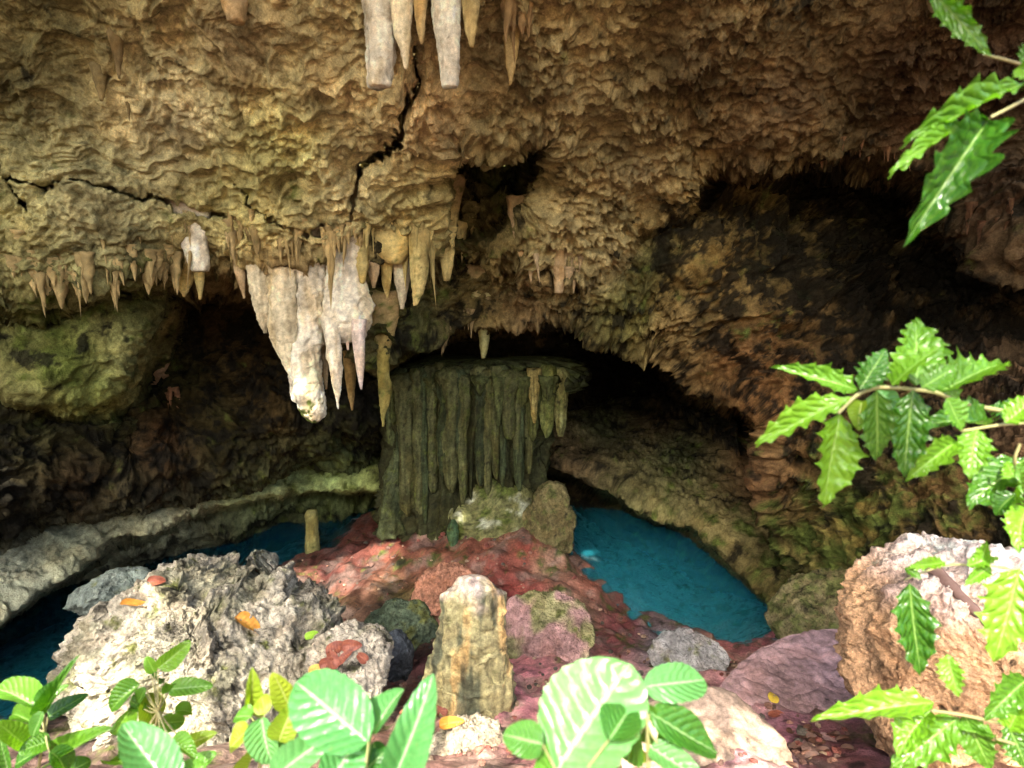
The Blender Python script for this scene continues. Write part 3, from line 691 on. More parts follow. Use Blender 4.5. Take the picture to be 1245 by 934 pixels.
# the big pale curtain in the middle of the roof: spires grown together
cz = float(np.median([zdepth(shell_at(x_, 272)) for x_ in range(300, 440, 10)])) + .24
cur = empty('stalactite_curtain', at(355.0, 285.0, cz), label='largest pale stalactite curtain, three fused spires with a mossy green tip', category='stalactite')
c0 = at(355.0, 285.0, cz)
def tipmoss(v, T, M, S_):
    T, M, S_ = drip_tone(v, T, M, S_)
    k = sstep(c0[2] - 1.95, c0[2] - 2.3, v[:, 2]); nn = fbm(v * 5, 3)
    return T, M + 0.75 * k * sstep(-.2, .4, nn) + 0.12 * sstep(0, .5, fbm(v * 2 + 4, 2)), S_
body('spire', [(235, 316, 368), (300, 320, 362), (340, 321, 362), (400, 320, 362), (425, 324, 358), (442, 332, 352), (462, 342, 350)], cz, CREAM, cur, origin=c0, seed=1, amp=.13, seg=64, step=1.4, knob=.2, fn=tipmoss)
body('spire', [(235, 346, 400), (300, 352, 392), (340, 354, 392), (400, 348, 388), (430, 339, 383), (460, 339, 382), (490, 347, 385), (505, 354, 386), (515, 359, 381), (521, 365, 375)], cz + .06, WHITE, cur, origin=c0, seed=2, amp=.13, seg=72, step=1.4, knob=.2, fn=tipmoss)
body('spire', [(235, 288, 332), (297, 296, 324), (330, 297, 325), (352, 297, 325), (374, 303, 323), (390, 306, 320), (406, 312, 317)], cz + .05, CREAM, cur, origin=c0, seed=3, amp=.13, seg=56, step=1.4, knob=.2)
body('spire', [(240, 272, 302), (300, 276, 292), (330, 280, 293), (352, 286, 292), (363, 289, 291)], cz + .12, TANC, cur, origin=c0, seed=4, amp=.12, step=2)
body('spire', [(330, 383, 398), (430, 385, 396), (460, 387, 394), (476, 390, 392)], cz + .55, TANC, cur, origin=c0, seed=5, moss=.1)
cur2 = empty('stalactite', at(418.0, 320.0, cz + .1), label='white bulbous stalactite forking into two thin legs beside the largest curtain', category='stalactite')
c2 = at(418.0, 320.0, cz + .1)
body('bulb', [(245, 390, 448), (296, 394, 444), (334, 396, 441), (352, 393, 443), (372, 389, 447), (388, 389, 447), (400, 392, 446), (411, 399, 439), (417, 408, 430)], cz + .1, WHITE, cur2, origin=c2, seed=6, amp=.14, flute=.06, seg=60, step=1.5, knob=.16)
body('leg', [(385, 390, 414), (410, 394, 414), (430, 395, 414), (460, 400, 413), (475, 402, 411), (485, 404, 409), (500, 406.5, 408)], cz + .08, WHITE, cur2, origin=c2, seed=7, amp=.13, step=2, blend=0)
body('leg', [(388, 426, 446), (412, 427, 443), (438, 430, 442), (458, 432, 440), (475, 435.5, 437.5)], cz + .1, (222, 204, 190), cur2, origin=c2, seed=8, amp=.06, knob=.06, flute=.04, step=1.5, blend=0)
body('leg', [(395, 416, 428), (412, 419, 425), (426, 421, 423)], cz + .2, (214, 186, 160), cur2, origin=c2, seed=9, step=2)
G1 = 'yellowish stalactites right of the pale curtain'
stal([(262, 418, 448), (290, 421, 446), (320, 425, 445), (340, 430, 441), (351, 434, 437)], YEL, 'yellow pointed stalactite just above the white forked bulb', G1, 11, root=(432, 300), moss=.1)
stal([(258, 448, 502), (290, 451, 501), (312, 457, 494), (320, 468, 486)], YEL, 'short broad yellowish dripstone lump right of the forked bulb', G1, 12, root=(474, 300), moss=.15)
stal([(310, 474, 500), (335, 477, 497), (355, 480, 494), (376, 484.5, 488)], CREAM, 'pointed cream stalactite hanging below the broad yellowish lump', G1, 13, root=(487, 302), moss=.05)
stal([(258, 494, 524), (300, 496, 520), (330, 496, 518), (355, 498, 513), (372, 500, 504)], YEL, 'long mossy yellow stalactite, second from the dark pit', G1, 14, root=(508, 300), moss=.2)
stal([(262, 526, 556), (290, 530, 552), (312, 532, 551), (328, 535, 549), (341, 538, 545)], YEL, 'yellow blunt stalactite at the lower left edge of the dark pit', G1, 15, root=(541, 292), moss=.2)
stal([(300, 456, 478), (330, 462, 476), (352, 464, 472), (362, 467, 469)], YEL, 'slim yellow stalactite between the forked bulb and its cream neighbour', G1, 16, root=(467, 305), moss=.1)
stal([(296, 440, 462), (318, 443, 460), (338, 447, 457), (350, 450, 453)], TANC, 'thin tan stalactite touching the right shoulder of the forked bulb', G1, 17, root=(450, 300), moss=.1)
stal([(400, 450, 480), (425, 456, 473), (455, 455, 471), (470, 457, 474), (480, 458, 475), (490, 457, 470), (505, 459, 465), (523, 460.5, 462.5)], OLV, 'olive green stalactite with a swollen middle left of the column', 'stalactites on the dark arch', 18, root=(465, 405), moss=.3)
stal([(400, 410, 438), (430, 415, 431), (468, 416, 429), (488, 420, 426), (502, 422, 424)], (160, 134, 84), 'tan stalactite behind the forked bulb, hanging over the dark chamber', 'stalactites on the dark arch', 19, root=(424, 400), moss=.2)
stal([(368, 574, 604), (385, 578, 599), (402, 580, 596), (425, 583, 592), (437, 585, 589)], (150, 146, 96), 'thin greenish stalactite over the fluted column', 'stalactites on the dark arch', 20, root=(588, 385), moss=.25)
stal([(292, 664, 696), (318, 670, 690), (340, 673, 687), (352, 674, 686), (356, 675, 685)], TANC, 'lone blunt tan stalactite right of the dark pit', 'stalactites right of the dark pit', 21, root=(680, 318))
stal([(285, 624, 646), (300, 628, 640), (314, 632, 635)], TANC, 'short tan stalactite under the dark pit', 'stalactites right of the dark pit', 22, root=(635, 305))
stal([(262, 208, 250), (283, 213, 248), (300, 217, 247), (318, 222, 246), (328, 224, 246), (329, 226, 244)], WHITE, 'white stalactite broken off flat, left of the pale curtain', 'stalactites left of the pale curtain', 23, root=(231, 290), amp=.08)
stal([(310, 202, 234), (332, 206, 231), (345, 210, 228), (353, 213, 224), (361, 216, 219)], YEL, 'yellow stalactite under the white one broken off flat', 'stalactites left of the pale curtain', 24, root=(220, 308), moss=.2)
stal([(310, 228, 248), (332, 231, 244), (350, 233, 241), (364, 235, 238)], YEL, 'thin yellow stalactite beside the white one broken off flat', 'stalactites left of the pale curtain', 25, root=(238, 306), moss=.2)
stal([(452, 174, 218), (470, 180, 213), (485, 181, 211), (498, 184, 206), (507, 188, 200)], (178, 140, 104), 'lone brown stalactite hanging in the dark left alcove', 'stalactites in the left alcove', 26, root=(196, 455))
# the row cut by the top of the picture
G2 = 'stalactites at the top of the roof'
stal([(-70, 432, 486), (0, 439, 480), (40, 440, 478), (70, 441, 474), (96, 441.5, 470), (97, 443, 468)], WHITE, 'thick white stalactite broken off flat, left of the top row', G2, 31, root=(460, -10), amp=.10, seg=60, step=1.5, knob=.16)
stal([(-70, 468, 508), (0, 473, 499), (35, 476, 497), (58, 484, 495), (75, 488, 491)], CREAM, 'cream stalactite grown against the thick white broken one', G2, 32, root=(486, -10))
stal([(-70, 518, 566), (0, 525, 560), (40, 528, 557), (60, 532, 555), (96, 534, 554), (97, 535, 553)], WHITE, 'narrower white stalactite broken off flat, middle of the top row', G2, 33, root=(542, -10), amp=.10, step=2)
stal([(-60, 498, 522), (0, 501, 518), (30, 504, 515), (46, 508, 511)], (170, 146, 100), 'brown stalactite between the two white broken ones', G2, 34, root=(510, -10))
stal([(-60, 556, 588), (10, 561, 581), (34, 565, 578), (49, 570, 575)], (170, 150, 100), 'brown stalactite right of the narrower white broken one', G2, 35, root=(571, -10))
stal([(10, 608, 636), (55, 613, 630), (78, 616, 627), (98, 619, 622)], (168, 146, 98), 'thin brown stalactite, right end of the top row', G2, 36, root=(621, 25))
stal([(-70, 254, 304), (0, 264, 294), (12, 267, 293), (20, 270, 291)], TANC, 'short pale stalactite cut by the top edge above the crack', G2, 37, root=(279, -10))
stal([(10, 122, 146), (50, 127, 142), (72, 131, 139), (90, 134, 137)], (150, 130, 92), 'grey brown stalactite high in the left corner', G2, 38, root=(134, 25), moss=.1)
stal([(50, 100, 128), (85, 105, 124), (104, 109, 119), (118, 112, 115)], (150, 134, 94), 'stubby stalactite lowest of the left corner pair', G2, 39, root=(113, 65), moss=.1)
# fringe of small drips along the lips: shared cone shapes, each one an object
cones = []
for k in range(16):
    n, seg = 15, 10
    t = np.linspace(0, 1, n); prof = (1 - t) ** (0.45 + 0.07 * k) * 0.92 + 0.08 * (1 - t); th = np.linspace(0, 2 * np.pi, seg, endpoint=False)
    x = prof[:, None] * np.cos(th); y = prof[:, None] * np.sin(th); z = np.repeat(-t[:, None], seg, 1)
    v = np.stack([x, y, z], -1).reshape(-1, 3)
    v[:, :2] *= (1 + 0.6 * perlin(v * np.array([1.5, 1.5, 3.4]) + k * 3.1) + 0.3 * perlin(v * np.array([3, 3, 7.0]) + k))[:, None]
    v[:, 0] += 0.3 * perlin(np.stack([v[:, 2] * 2, 0 * v[:, 2] + k, 0 * v[:, 2]], 1))
    cones.append((v, grid_quads(n, seg, True)[:, ::-1]))
def cone_set(tint, moss, stain):
    out = []
    for v, q in cones:
        a = paint(v, tint, moss, stain)
        out.append(new_mesh('small_stalactite', v, q, STAL, a))
    return out
def fringe(path, count, lpx, wpx, tint, label, group, moss=.1, stain=.05, spread=8, seed=0, lift=15):
    r = np.random.default_rng(seed); ms = cone_set(tint, moss, stain)
    path = np.array(path, float); seg = np.linalg.norm(np.diff(path, axis=0), axis=1); cum = np.concatenate([[0], np.cumsum(seg)])
    for k in range(count):
        if k % 4 == 0: s_c, f_c = r.random() * cum[-1], r.uniform(.5, 1.5)
        s = np.clip(s_c + r.normal() * cum[-1] * .04, 0, cum[-1])
        px = np.interp(s, cum, path[:, 0]); py = np.interp(s, cum, path[:, 1]) - abs(r.normal()) * spread * 1.6 + spread * .5
        p = shell_at(px, py); m = zdepth(p) / FPX
        o = link('small_stalactite', ms[r.integers(len(ms))], None, label=label, category='stalactite', group=group)
        L = r.uniform(*lpx) * (0.45 + 1.2 * r.random() ** 2.5)
        L *= f_c; w_ = r.uniform(*wpx) * .5 * (.55 + .9 * r.random()) * (.6 + .4 * f_c)
        o.location = p + np.array([0, w_ * m * .7, lift * m]); o.scale = (w_ * m, w_ * m, (L + lift) * m)
        o.rotation_euler = (r.normal() * .06, r.normal() * .08, r.uniform(0, 6.28))
fringe([(0, 318), (60, 330), (110, 326), (160, 318), (205, 312)], 72, (12, 34), (8, 20), (186, 164, 112), 'small drip of the fringe above the mossy left bulge', 'small drips above the mossy left bulge', moss=.15, spread=9, seed=1)
fringe([(205, 300), (250, 292), (290, 290)], 14, (16, 40), (8, 15), (196, 172, 122), 'small tan drip between the flat broken stalactite and the pale curtain', 'small drips left of the pale curtain', spread=8, seed=2)
fringe([(280, 278), (330, 284), (400, 280), (440, 274)], 40, (14, 40), (7, 14), (188, 162, 108), 'small brown drip along the top of the pale curtain', 'small drips along the top of the pale curtain', spread=7, seed=3)
fringe([(440, 290), (480, 296), (520, 292), (552, 290)], 34, (16, 44), (7, 15), YEL, 'small yellow drip among the stalactites left of the dark pit', 'small drips left of the dark pit', moss=.15, spread=12, seed=4)
fringe([(600, 300), (640, 306), (690, 315), (720, 310)], 16, (8, 22), (5, 10), TANC, 'small tan drip on the lip right of the dark pit', 'small drips right of the dark pit', spread=6, seed=5)
fringe([(530, 404), (570, 394), (610, 388)], 12, (8, 24), (5, 9), (150, 130, 90), 'small drip on the arch over the fluted column', 'small drips on the arch over the column', spread=4, seed=6)
fringe([(570, -20), (610, 5), (650, 10)], 16, (16, 44), (9, 18), (156, 126, 84), 'small brown drip right of the top row of stalactites', 'small drips at the top of the roof', spread=12, seed=7)
fringe([(960, 180), (1020, 178), (1075, 182), (1120, 196)], 16, (8, 22), (5, 10), (128, 94, 64), 'small dark drip on the lip over the black right recess', 'small drips over the right recess', spread=5, seed=8)
fringe([(1160, 262), (1245, 284)], 10, (8, 18), (5, 10), (110, 80, 56), 'small dark drip on the lip behind the holly twig', 'small drips behind the holly twig', spread=5, seed=9)
fringe([(90, 60), (130, 90), (160, 110)], 9, (12, 30), (8, 16), (140, 122, 84), 'small grey drip high in the left corner of the roof', 'small drips in the left corner', spread=12, seed=10)
fringe([(215, 500), (250, 492), (290, 494)], 7, (6, 16), (5, 9), (150, 110, 78), 'small brown drip on a ledge in the left alcove', 'small drips in the left alcove', spread=4, seed=11)

# the fluted column that joins the chamber floor and roof
kz = 10.7
k0 = at(565.0, 640.0, kz)
colm = empty('flowstone_column', k0, label='broad fluted dark green flowstone column joining floor and roof between the pools', category='rock column')
FLOW = rock_mat('flowstone', 1.6, 0.8, 0.7, 1.0, spec=0.12)
DK, GRN = (126, 112, 62), (84, 92, 58)
def colpart(nm, rows, dz, tint, seed, moss=.15, stain=.1, **kw):
    kw.setdefault('ratio', .8); kw.setdefault('blend', 0); kw.setdefault('flute', .34); kw.setdefault('streak', .6); kw.setdefault('seg', 30)
    return body(nm, rows, kz + dz, tint, colm, origin=k0, seed=seed, moss=moss, stain=stain, mat=FLOW, **kw)
colpart('core', [(452, 500, 650), (458, 486, 660), (468, 480, 660), (480, 482, 656), (540, 484, 646), (590, 484, 644), (620, 474, 656), (660, 466, 670)], .35, (58, 60, 36), 41, seg=300, step=2.0, ratio=.42, flute=.05, amp=.05, knob=.0, ribs=.26)
r = np.random.default_rng(3)
xs = np.sort(np.concatenate([np.linspace(486, 642, 17) + r.normal(size=17) * 3, [547, 556, 628]]))
for k, mid in enumerate(xs):
    h = r.uniform(5, 11) * (1.25 if r.random() < .3 else 1); y1 = r.choice([600, 596, 590, 575, 560, 530]) + r.normal() * 8
    if mid < 520: y1 = 640 + r.normal() * 5
    sw = r.normal() * 3
    y0 = 450 + r.normal() * 4
    rows = [(y0, mid - h * .8, mid + h * .8), (y0 + 7, mid - h * 1.6, mid + h * 1.5), (y0 + 18, mid - h * 1.15 + sw * .3, mid + h * 1.15 + sw * .3), (490, mid - h * .8 + sw, mid + h * .8 + sw), (530, mid - h * .9, mid + h * .85), (y1 - 14, mid - h * .7, mid + h * .7), (y1, mid - h * .25, mid + h * .25)]
    dz = -.40 * math.sqrt(max(0, 1 - ((mid - 565) / 100) ** 2)) + .08 + r.uniform(-.1, .06)
    g = r.uniform(.85, 1.15)
    colpart('drapery', rows, dz, tuple(int(q_ * g) for q_ in ((84, 86, 54) if k % 3 else (60, 68, 44))), 50 + k, moss=.12 + .2 * r.random(), amp=.16, flute=.3)
colpart('drapery', [(448, 640, 658), (480, 643, 656), (500, 645, 654), (516, 648, 651)], -.32, (150, 138, 84), 65)
colpart('drapery', [(444, 660, 672), (450, 652, 679), (470, 653, 676), (510, 656, 673), (526, 660, 670), (535, 663, 667)], -.15, (110, 116, 66), 66, moss=.35)
colpart('drapery', [(447, 676, 686), (454, 666, 693), (470, 670, 691), (505, 673, 689), (522, 677, 688), (533, 680, 685)], -.05, (124, 124, 78), 67, moss=.3)
colpart('drapery', [(470, 462, 486), (500, 465, 482), (530, 467, 480), (548, 472, 476)], .1, GRN, 68, moss=.2)
colpart('drapery', [(545, 478, 488), (575, 470, 488), (600, 463, 488), (630, 460, 488), (655, 458, 490)], -.02, (76, 84, 56), 69, moss=.3, amp=.26, knob=.25)
for k, (mid, y1, h, dz) in enumerate([(478, 520, 8, .0), (498, 500, 6, -.15), (522, 488, 6, -.3), (584, 482, 7, -.42), (606, 520, 6, -.42), (634, 496, 8, -.3), (648, 540, 8, -.2), (686, 500, 6, .1), (666, 488, 8, -.3)]):
    colpart('drapery', [(458, mid - h * 1.7, mid + h * 1.6), (466, mid - h * 1.4, mid + h * 1.4), ((y1 + 445) / 2, mid - h, mid + h), (y1 - 6, mid - h * .6, mid + h * .6), (y1, mid - 1, mid + 1)], dz, (76, 82, 48), 90 + k, moss=.25, amp=.2)
colpart('cap', [(437, 540, 640), (441, 505, 676), (447, 484, 690), (455, 474, 694), (464, 474, 692), (474, 482, 680), (486, 492, 660)], .34, (66, 72, 44), 120, moss=.3, stain=.25, seg=240, step=1.5, ratio=.38, flute=.06, amp=.08, knob=.07, ribs=.24)
def skirtcol(v, T, M, S_):
    w_ = .5 * sstep(.1, .7, fbm(v * 4.4 + 3, 4)); g = sstep(0, .4, fbm(v * 3.0 + 30, 3))
    T = T * (1 - w_[:, None]) + lin((210, 214, 190)) * w_[:, None]
    return T, M + .5 * g * (1 - w_), S_
colpart('base_skirt', [(574, 576, 622), (588, 560, 640), (602, 546, 652), (620, 532, 664), (655, 520, 674)], .42, (112, 112, 70), 70, seg=110, step=1.6, flute=.08, amp=.14, knob=.16, ratio=.75, fn=skirtcol, moss=.2)

def stalagmite(rows, zc, tint, label, seed, name='stalagmite', **kw):
    kw.setdefault('streak', .5); kw.setdefault('blend', 0)
    return body(name, rows, zc, tint, seed=seed, props=dict(label=label, category='stalagmite'), **kw)
def base_zc(px, py): return zdepth(floor_hit(px, py))
stalagmite([(620, 374, 385), (624, 371, 386), (650, 370, 386), (672, 369, 387), (682, 367, 390)], base_zc(378, 672), (150, 146, 90), 'slim straight stalagmite post at the edge of the dark left pool', 81, moss=.2, step=2)
stalagmite([(632, 549, 553), (638, 545, 556), (650, 542, 558), (660, 545, 557), (672, 545, 556)], base_zc(550, 664), (70, 96, 70), 'small dark green stalagmite in front of the fluted column', 82, moss=.3, step=2, mat=FLOW)
stalagmite([(604, 510, 517), (615, 507, 520), (635, 506, 521), (645, 505, 522)], base_zc(513, 640), (80, 92, 64), 'stubby green stalagmite at the left foot of the column', 83, moss=.3, step=2, mat=FLOW)
STUMP = rock_mat('banded_dripstone', 2.2, 0.9, 0.7, 1.1, spec=0.35)
def stumpcol(v, T, M, S_):
    top = .5 * sstep(-.24, .0, v[:, 2] - v[:, 2].max() + .16 * fbm(v * 5 + 2, 3)); y = sstep(.05, .35, fbm(v * np.array([5, 5, 1.2]) + 8, 3)); dk = sstep(0.05, .4, fbm(v * np.array([6, 6, 1.0]) + 21, 3))
    T = T * (1 - y[:, None]) + lin((196, 166, 108)) * y[:, None]
    T = T * (1 - .8 * dk[:, None]) + lin((58, 68, 56)) * .8 * dk[:, None]
    T = T * (1 - top[:, None]) + lin((232, 206, 196)) * top[:, None]
    return T, M * (1 - top), S_
stalagmite([(701, 567, 582), (707, 555, 591), (716, 544, 599), (730, 538, 605), (745, 535, 608), (780, 530, 612), (830, 526, 618), (870, 526, 620), (905, 522, 622)], 4.75, (158, 150, 106), 'stout banded yellow and green stalagmite stump in the foreground', 84, name='stalagmite_stump',
           mat=STUMP, fn=stumpcol, moss=.12, seg=130, step=1.2, amp=.2, flute=.18, knob=.12, ribs=.14, ratio=.6)
# ------------------------------------------------------------------ boulders
def boulder(outline, zc, thick, tint, label, seed, moss=.1, stain=.05, nth=120, nph=56, amp=.06, box=.75, rough=1.0, mat=None, fn=None, lean=0.0, pit=0.0, facets=9):
    """closed rock: traced outline at its own depth, given real thickness, then weathered"""
    pts = at(np.array([p[0] for p in outline], float), np.array([p[1] for p in outline], float), np.full(len(outline), float(zc)))
    C = pts.mean(0)
    loc = np.stack([(pts - C) @ RGT, (pts - C) @ UPV], 1)
    th = np.arctan2(loc[:, 1], loc[:, 0]); rad = np.hypot(loc[:, 0], loc[:, 1])
    o = np.argsort(th); th, rad = th[o], rad[o]
    T_ = np.linspace(-np.pi, np.pi, nth, endpoint=False)
    rr = np.interp(T_, np.concatenate([th - 2 * np.pi, th, th + 2 * np.pi]), np.tile(rad, 3))
    ph = np.linspace(-np.pi / 2 + .001, np.pi / 2 - .001, nph)
    cs = np.cos(ph) ** box; sn = np.sign(np.sin(ph)) * np.abs(np.sin(ph)) ** box
    x = rr[None] * np.cos(T_)[None] * cs[:, None]; y = rr[None] * np.sin(T_)[None] * cs[:, None]
    dep = np.where(sn < 0, .6, 1.0)[:, None] * thick * sn[:, None] + 0 * x + lean * y
    rg = np.random.default_rng(int(seed * 10))
    size = np.array([np.abs(loc[:, 0]).max(), np.abs(loc[:, 1]).max(), thick])
    L = np.stack([x, y, dep - lean * y], -1) / size
    for _ in range(facets):
        n_ = np.array([rg.normal() * .55, rg.normal() * .55 + .15, -1.0]); n_ /= np.linalg.norm(n_)
        over = np.maximum(0, L @ n_ - rg.uniform(.38, .62))
        L = L - over[..., None] * n_ * .9
    L = L * size
    x, y, dep = L[..., 0], L[..., 1], L[..., 2]
    tp = 1 + np.minimum(dep, 0) / zc * 1.15
    x, y = x * tp, y * tp
    face = C + x[..., None] * RGT + y[..., None] * UPV                       # the outline's plane, laid back by lean
    P = CAM + (face - CAM) * (1 + lean * y / zc)[..., None] + dep[..., None] * FWD
    Nn = grid_normals(np.concatenate([P[:, -1:], P, P[:, :1]], 1))[:, 1:-1]
    if ((P - C) * Nn).sum() < 0: Nn = -Nn
    q = P.reshape(-1, 3); nn = Nn.reshape(-1, 3); fr = rr.mean()
    w_ = np.stack([perlin(q / fr * 2 + seed), perlin(q / fr * 2 + seed + 20), perlin(q / fr * 2 + seed + 40)], 1) * .16 * fr
    d = fr * amp * (1.3 * fbm((q + w_) / fr * 1.1 + seed, 3) + 1.2 * ridged((q + w_) / fr * 2.2 + seed, 4) - 1.7 + rough * (.45 * fbm((q + w_) / fr * 8 + seed, 4, .7)))
    if pit: d -= pit * fr * np.clip(.45 - worley((q + w_) / fr * 6 + seed), 0, 1) + pit * .5 * fr * np.clip(.45 - worley((q + w_) / fr * 14 + seed), 0, 1)
    q = q + nn * d[:, None]
    org = np.array([C[0], C[1], q[:, 2].min()])
    me = new_mesh('boulder', q - org, grid_quads(nph, nth, True)[:, ::-1], mat or BOULD, paint(q, tint, moss, stain, fn, scale=1.8, moss_col=(0.12, 0.13, 0.04)))
    ob = link('boulder', me, None, label=label, category='rock'); ob.location = org
    return ob
BOULD = rock_mat('weathered_limestone', 2.0, 1.0, 0.88, 1.0, pits=.3, spec=.12)
SMOOTH = rock_mat('smooth_stone', 1.8, 0.4, 0.6, .8, spec=.4)
def greyblotch(v, T, M, S_):
    n = fbm(v * 1.6 + 4, 4); n2 = fbm(v * 5 + 9, 3)
    T = T * (1 + .25 * n[:, None]); dk = sstep(.0, .5, fbm(v * 2.2 + 60, 4))
    T = T * (1 - .55 * dk[:, None]) + lin((110, 112, 84)) * .55 * dk[:, None]
    return T, M + .2 * sstep(0, .5, n2), S_ + .2 * sstep(.1, .5, fbm(v * 4 + 33, 3))
boulder([(58, 865), (64, 823), (82, 773), (92, 750), (132, 729), (180, 705), (206, 681), (234, 682), (260, 705), (284, 691), (302, 707), (318, 685), (336, 701), (341, 737), (368, 739), (390, 763), (402, 790), (405, 845), (380, 915), (300, 975), (150, 985), (80, 945)],
        4.9, 1.0, (164, 157, 138), 'big jagged pale grey limestone boulder, left foreground', 3.0, moss=.18, stain=.1, nth=420, nph=210, amp=.075, rough=1.5, fn=greyblotch, lean=.35, pit=.10)
boulder([(380, 790), (400, 768), (432, 764), (462, 782), (473, 806), (468, 835), (440, 870), (390, 880), (360, 840)], 4.55, .45, (176, 167, 148), 'low pale rock with red leaves on it, against the big jagged boulder', 7.0, moss=.08, nth=200, nph=100, amp=.07, rough=1.4, fn=greyblotch, lean=.5)
def pinkside(v, T, M, S_):
    x = sstep(v[:, 0].min(), v[:, 0].min() + .75, v[:, 0]); lav = lin((214, 200, 212)); T = T * x[:, None] + lav * (1 - x[:, None])
    lo = sstep(3.35, 2.9, v[:, 2]); T = T * (1 - lo[:, None]) + lin((196, 156, 116)) * lo[:, None]
    return T, M, S_
boulder([(1069, 784), (1070, 744), (1078, 720), (1102, 702), (1125, 686), (1158, 680), (1165, 668), (1194, 660), (1229, 664), (1287, 684), (1334, 794), (1302, 944), (1202, 994), (1117, 964), (1087, 894), (1076, 834)],
        3.75, .85, (240, 220, 208), 'large pink and orange boulder at the right edge, behind holly leaves', 11.0, moss=.0, stain=.06, nth=340, nph=170, amp=.065, rough=1.2, fn=pinkside, lean=.3, pit=.06)
boulder([(942, 770), (950, 745), (972, 722), (1005, 704), (1042, 692), (1080, 700), (1090, 775), (1030, 800), (960, 795)], 6.6, .6, (140, 128, 90), 'mossy rock between the blue pool and the pink boulder', 13.0, moss=.45, stain=.15, nth=180, nph=90, amp=.06, lean=.5)
boulder([(870, 850), (900, 815), (940, 786), (985, 772), (1030, 768), (1046, 790), (1070, 870), (1060, 930), (1000, 930), (930, 900)], 5.1, .22, (186, 152, 150), 'smooth grey lilac slab in front of the mossy rock', 17.0, moss=.08, stain=.04, nth=240, nph=100, amp=.03, rough=.7, mat=SMOOTH, lean=1.5, facets=4)
boulder([(760, 900), (800, 862), (835, 850), (880, 850), (930, 878), (964, 912), (985, 970), (880, 1000), (770, 990)], 3.7, .35, (172, 148, 126), 'rounded tan slab cut by the bottom edge', 19.0, moss=.05, nth=200, nph=80, amp=.03, rough=.8, mat=SMOOTH, lean=.9)
def pinkmoss(v, T, M, S_):
    n = sstep(-.1, .35, fbm(v * 2.0 + 14, 3)); T = T * (1 - n[:, None]) + lin((172, 136, 130)) * n[:, None]
    return T, M * (1 - n), S_
boulder([(606, 745), (625, 730), (660, 727), (700, 731), (719, 748), (723, 780), (700, 810), (650, 822), (610, 806)], 6.5, .4, (140, 136, 96), 'rounded green and pink rock just behind the banded stump', 23.0, moss=.35, nth=190, nph=90, amp=.04, rough=.8, fn=pinkmoss, lean=.7)
boulder([(786, 795), (798, 774), (815, 768), (845, 772), (878, 784), (890, 804), (870, 824), (810, 822)], 6.4, .15, (160, 158, 154), 'small grey green rock below the blue pool', 29.0, moss=.25, nth=130, nph=60, amp=.06, lean=.6)
boulder([(506, 925), (520, 902), (545, 890), (585, 886), (612, 898), (622, 930), (610, 980), (520, 980)], 4.0, .35, (160, 148, 128), 'rough pale rock at the foot of the banded stump', 37.0, moss=.2, stain=.1, nth=150, nph=70, amp=.08, rough=1.5, lean=.4)
boulder([(462, 800), (468, 778), (480, 768), (494, 780), (500, 808), (492, 832), (470, 830)], 5.3, .22, (84, 90, 96), 'small dark slate grey rock right of the low pale rock', 41.0, moss=.05, stain=.1, nth=110, nph=50, amp=.07)
boulder([(440, 770), (452, 745), (490, 734), (520, 745), (532, 775), (500, 795), (455, 795)], 6.3, .35, (76, 88, 70), 'dark green rock left of the banded stump', 47.0, moss=.35, stain=.15, nth=130, nph=60, amp=.07, lean=.5)
boulder([(640, 668), (646, 615), (654, 596), (668, 586), (684, 590), (692, 615), (698, 650), (694, 676)], 10.3, .6, (116, 106, 70), 'rounded green and brown shoulder rock right of the column foot', 53.0, moss=.35, nth=130, nph=60, amp=.05, lean=.15)
boulder([(80, 740), (110, 708), (140, 696), (168, 700), (175, 730), (140, 760), (95, 765)], 6.6, .5, (110, 120, 112), 'grey green rock behind the left shoulder of the jagged boulder', 59.0, moss=.2, nth=120, nph=56, amp=.06)
boulder([(500, 735), (508, 705), (540, 690), (575, 700), (580, 730), (545, 745)], 8.4, .35, (180, 130, 104), 'pinkish crumbly outcrop in the middle of the cave floor', 67.0, moss=.08, stain=.1, nth=130, nph=60, amp=.09, rough=1.5, lean=.5)
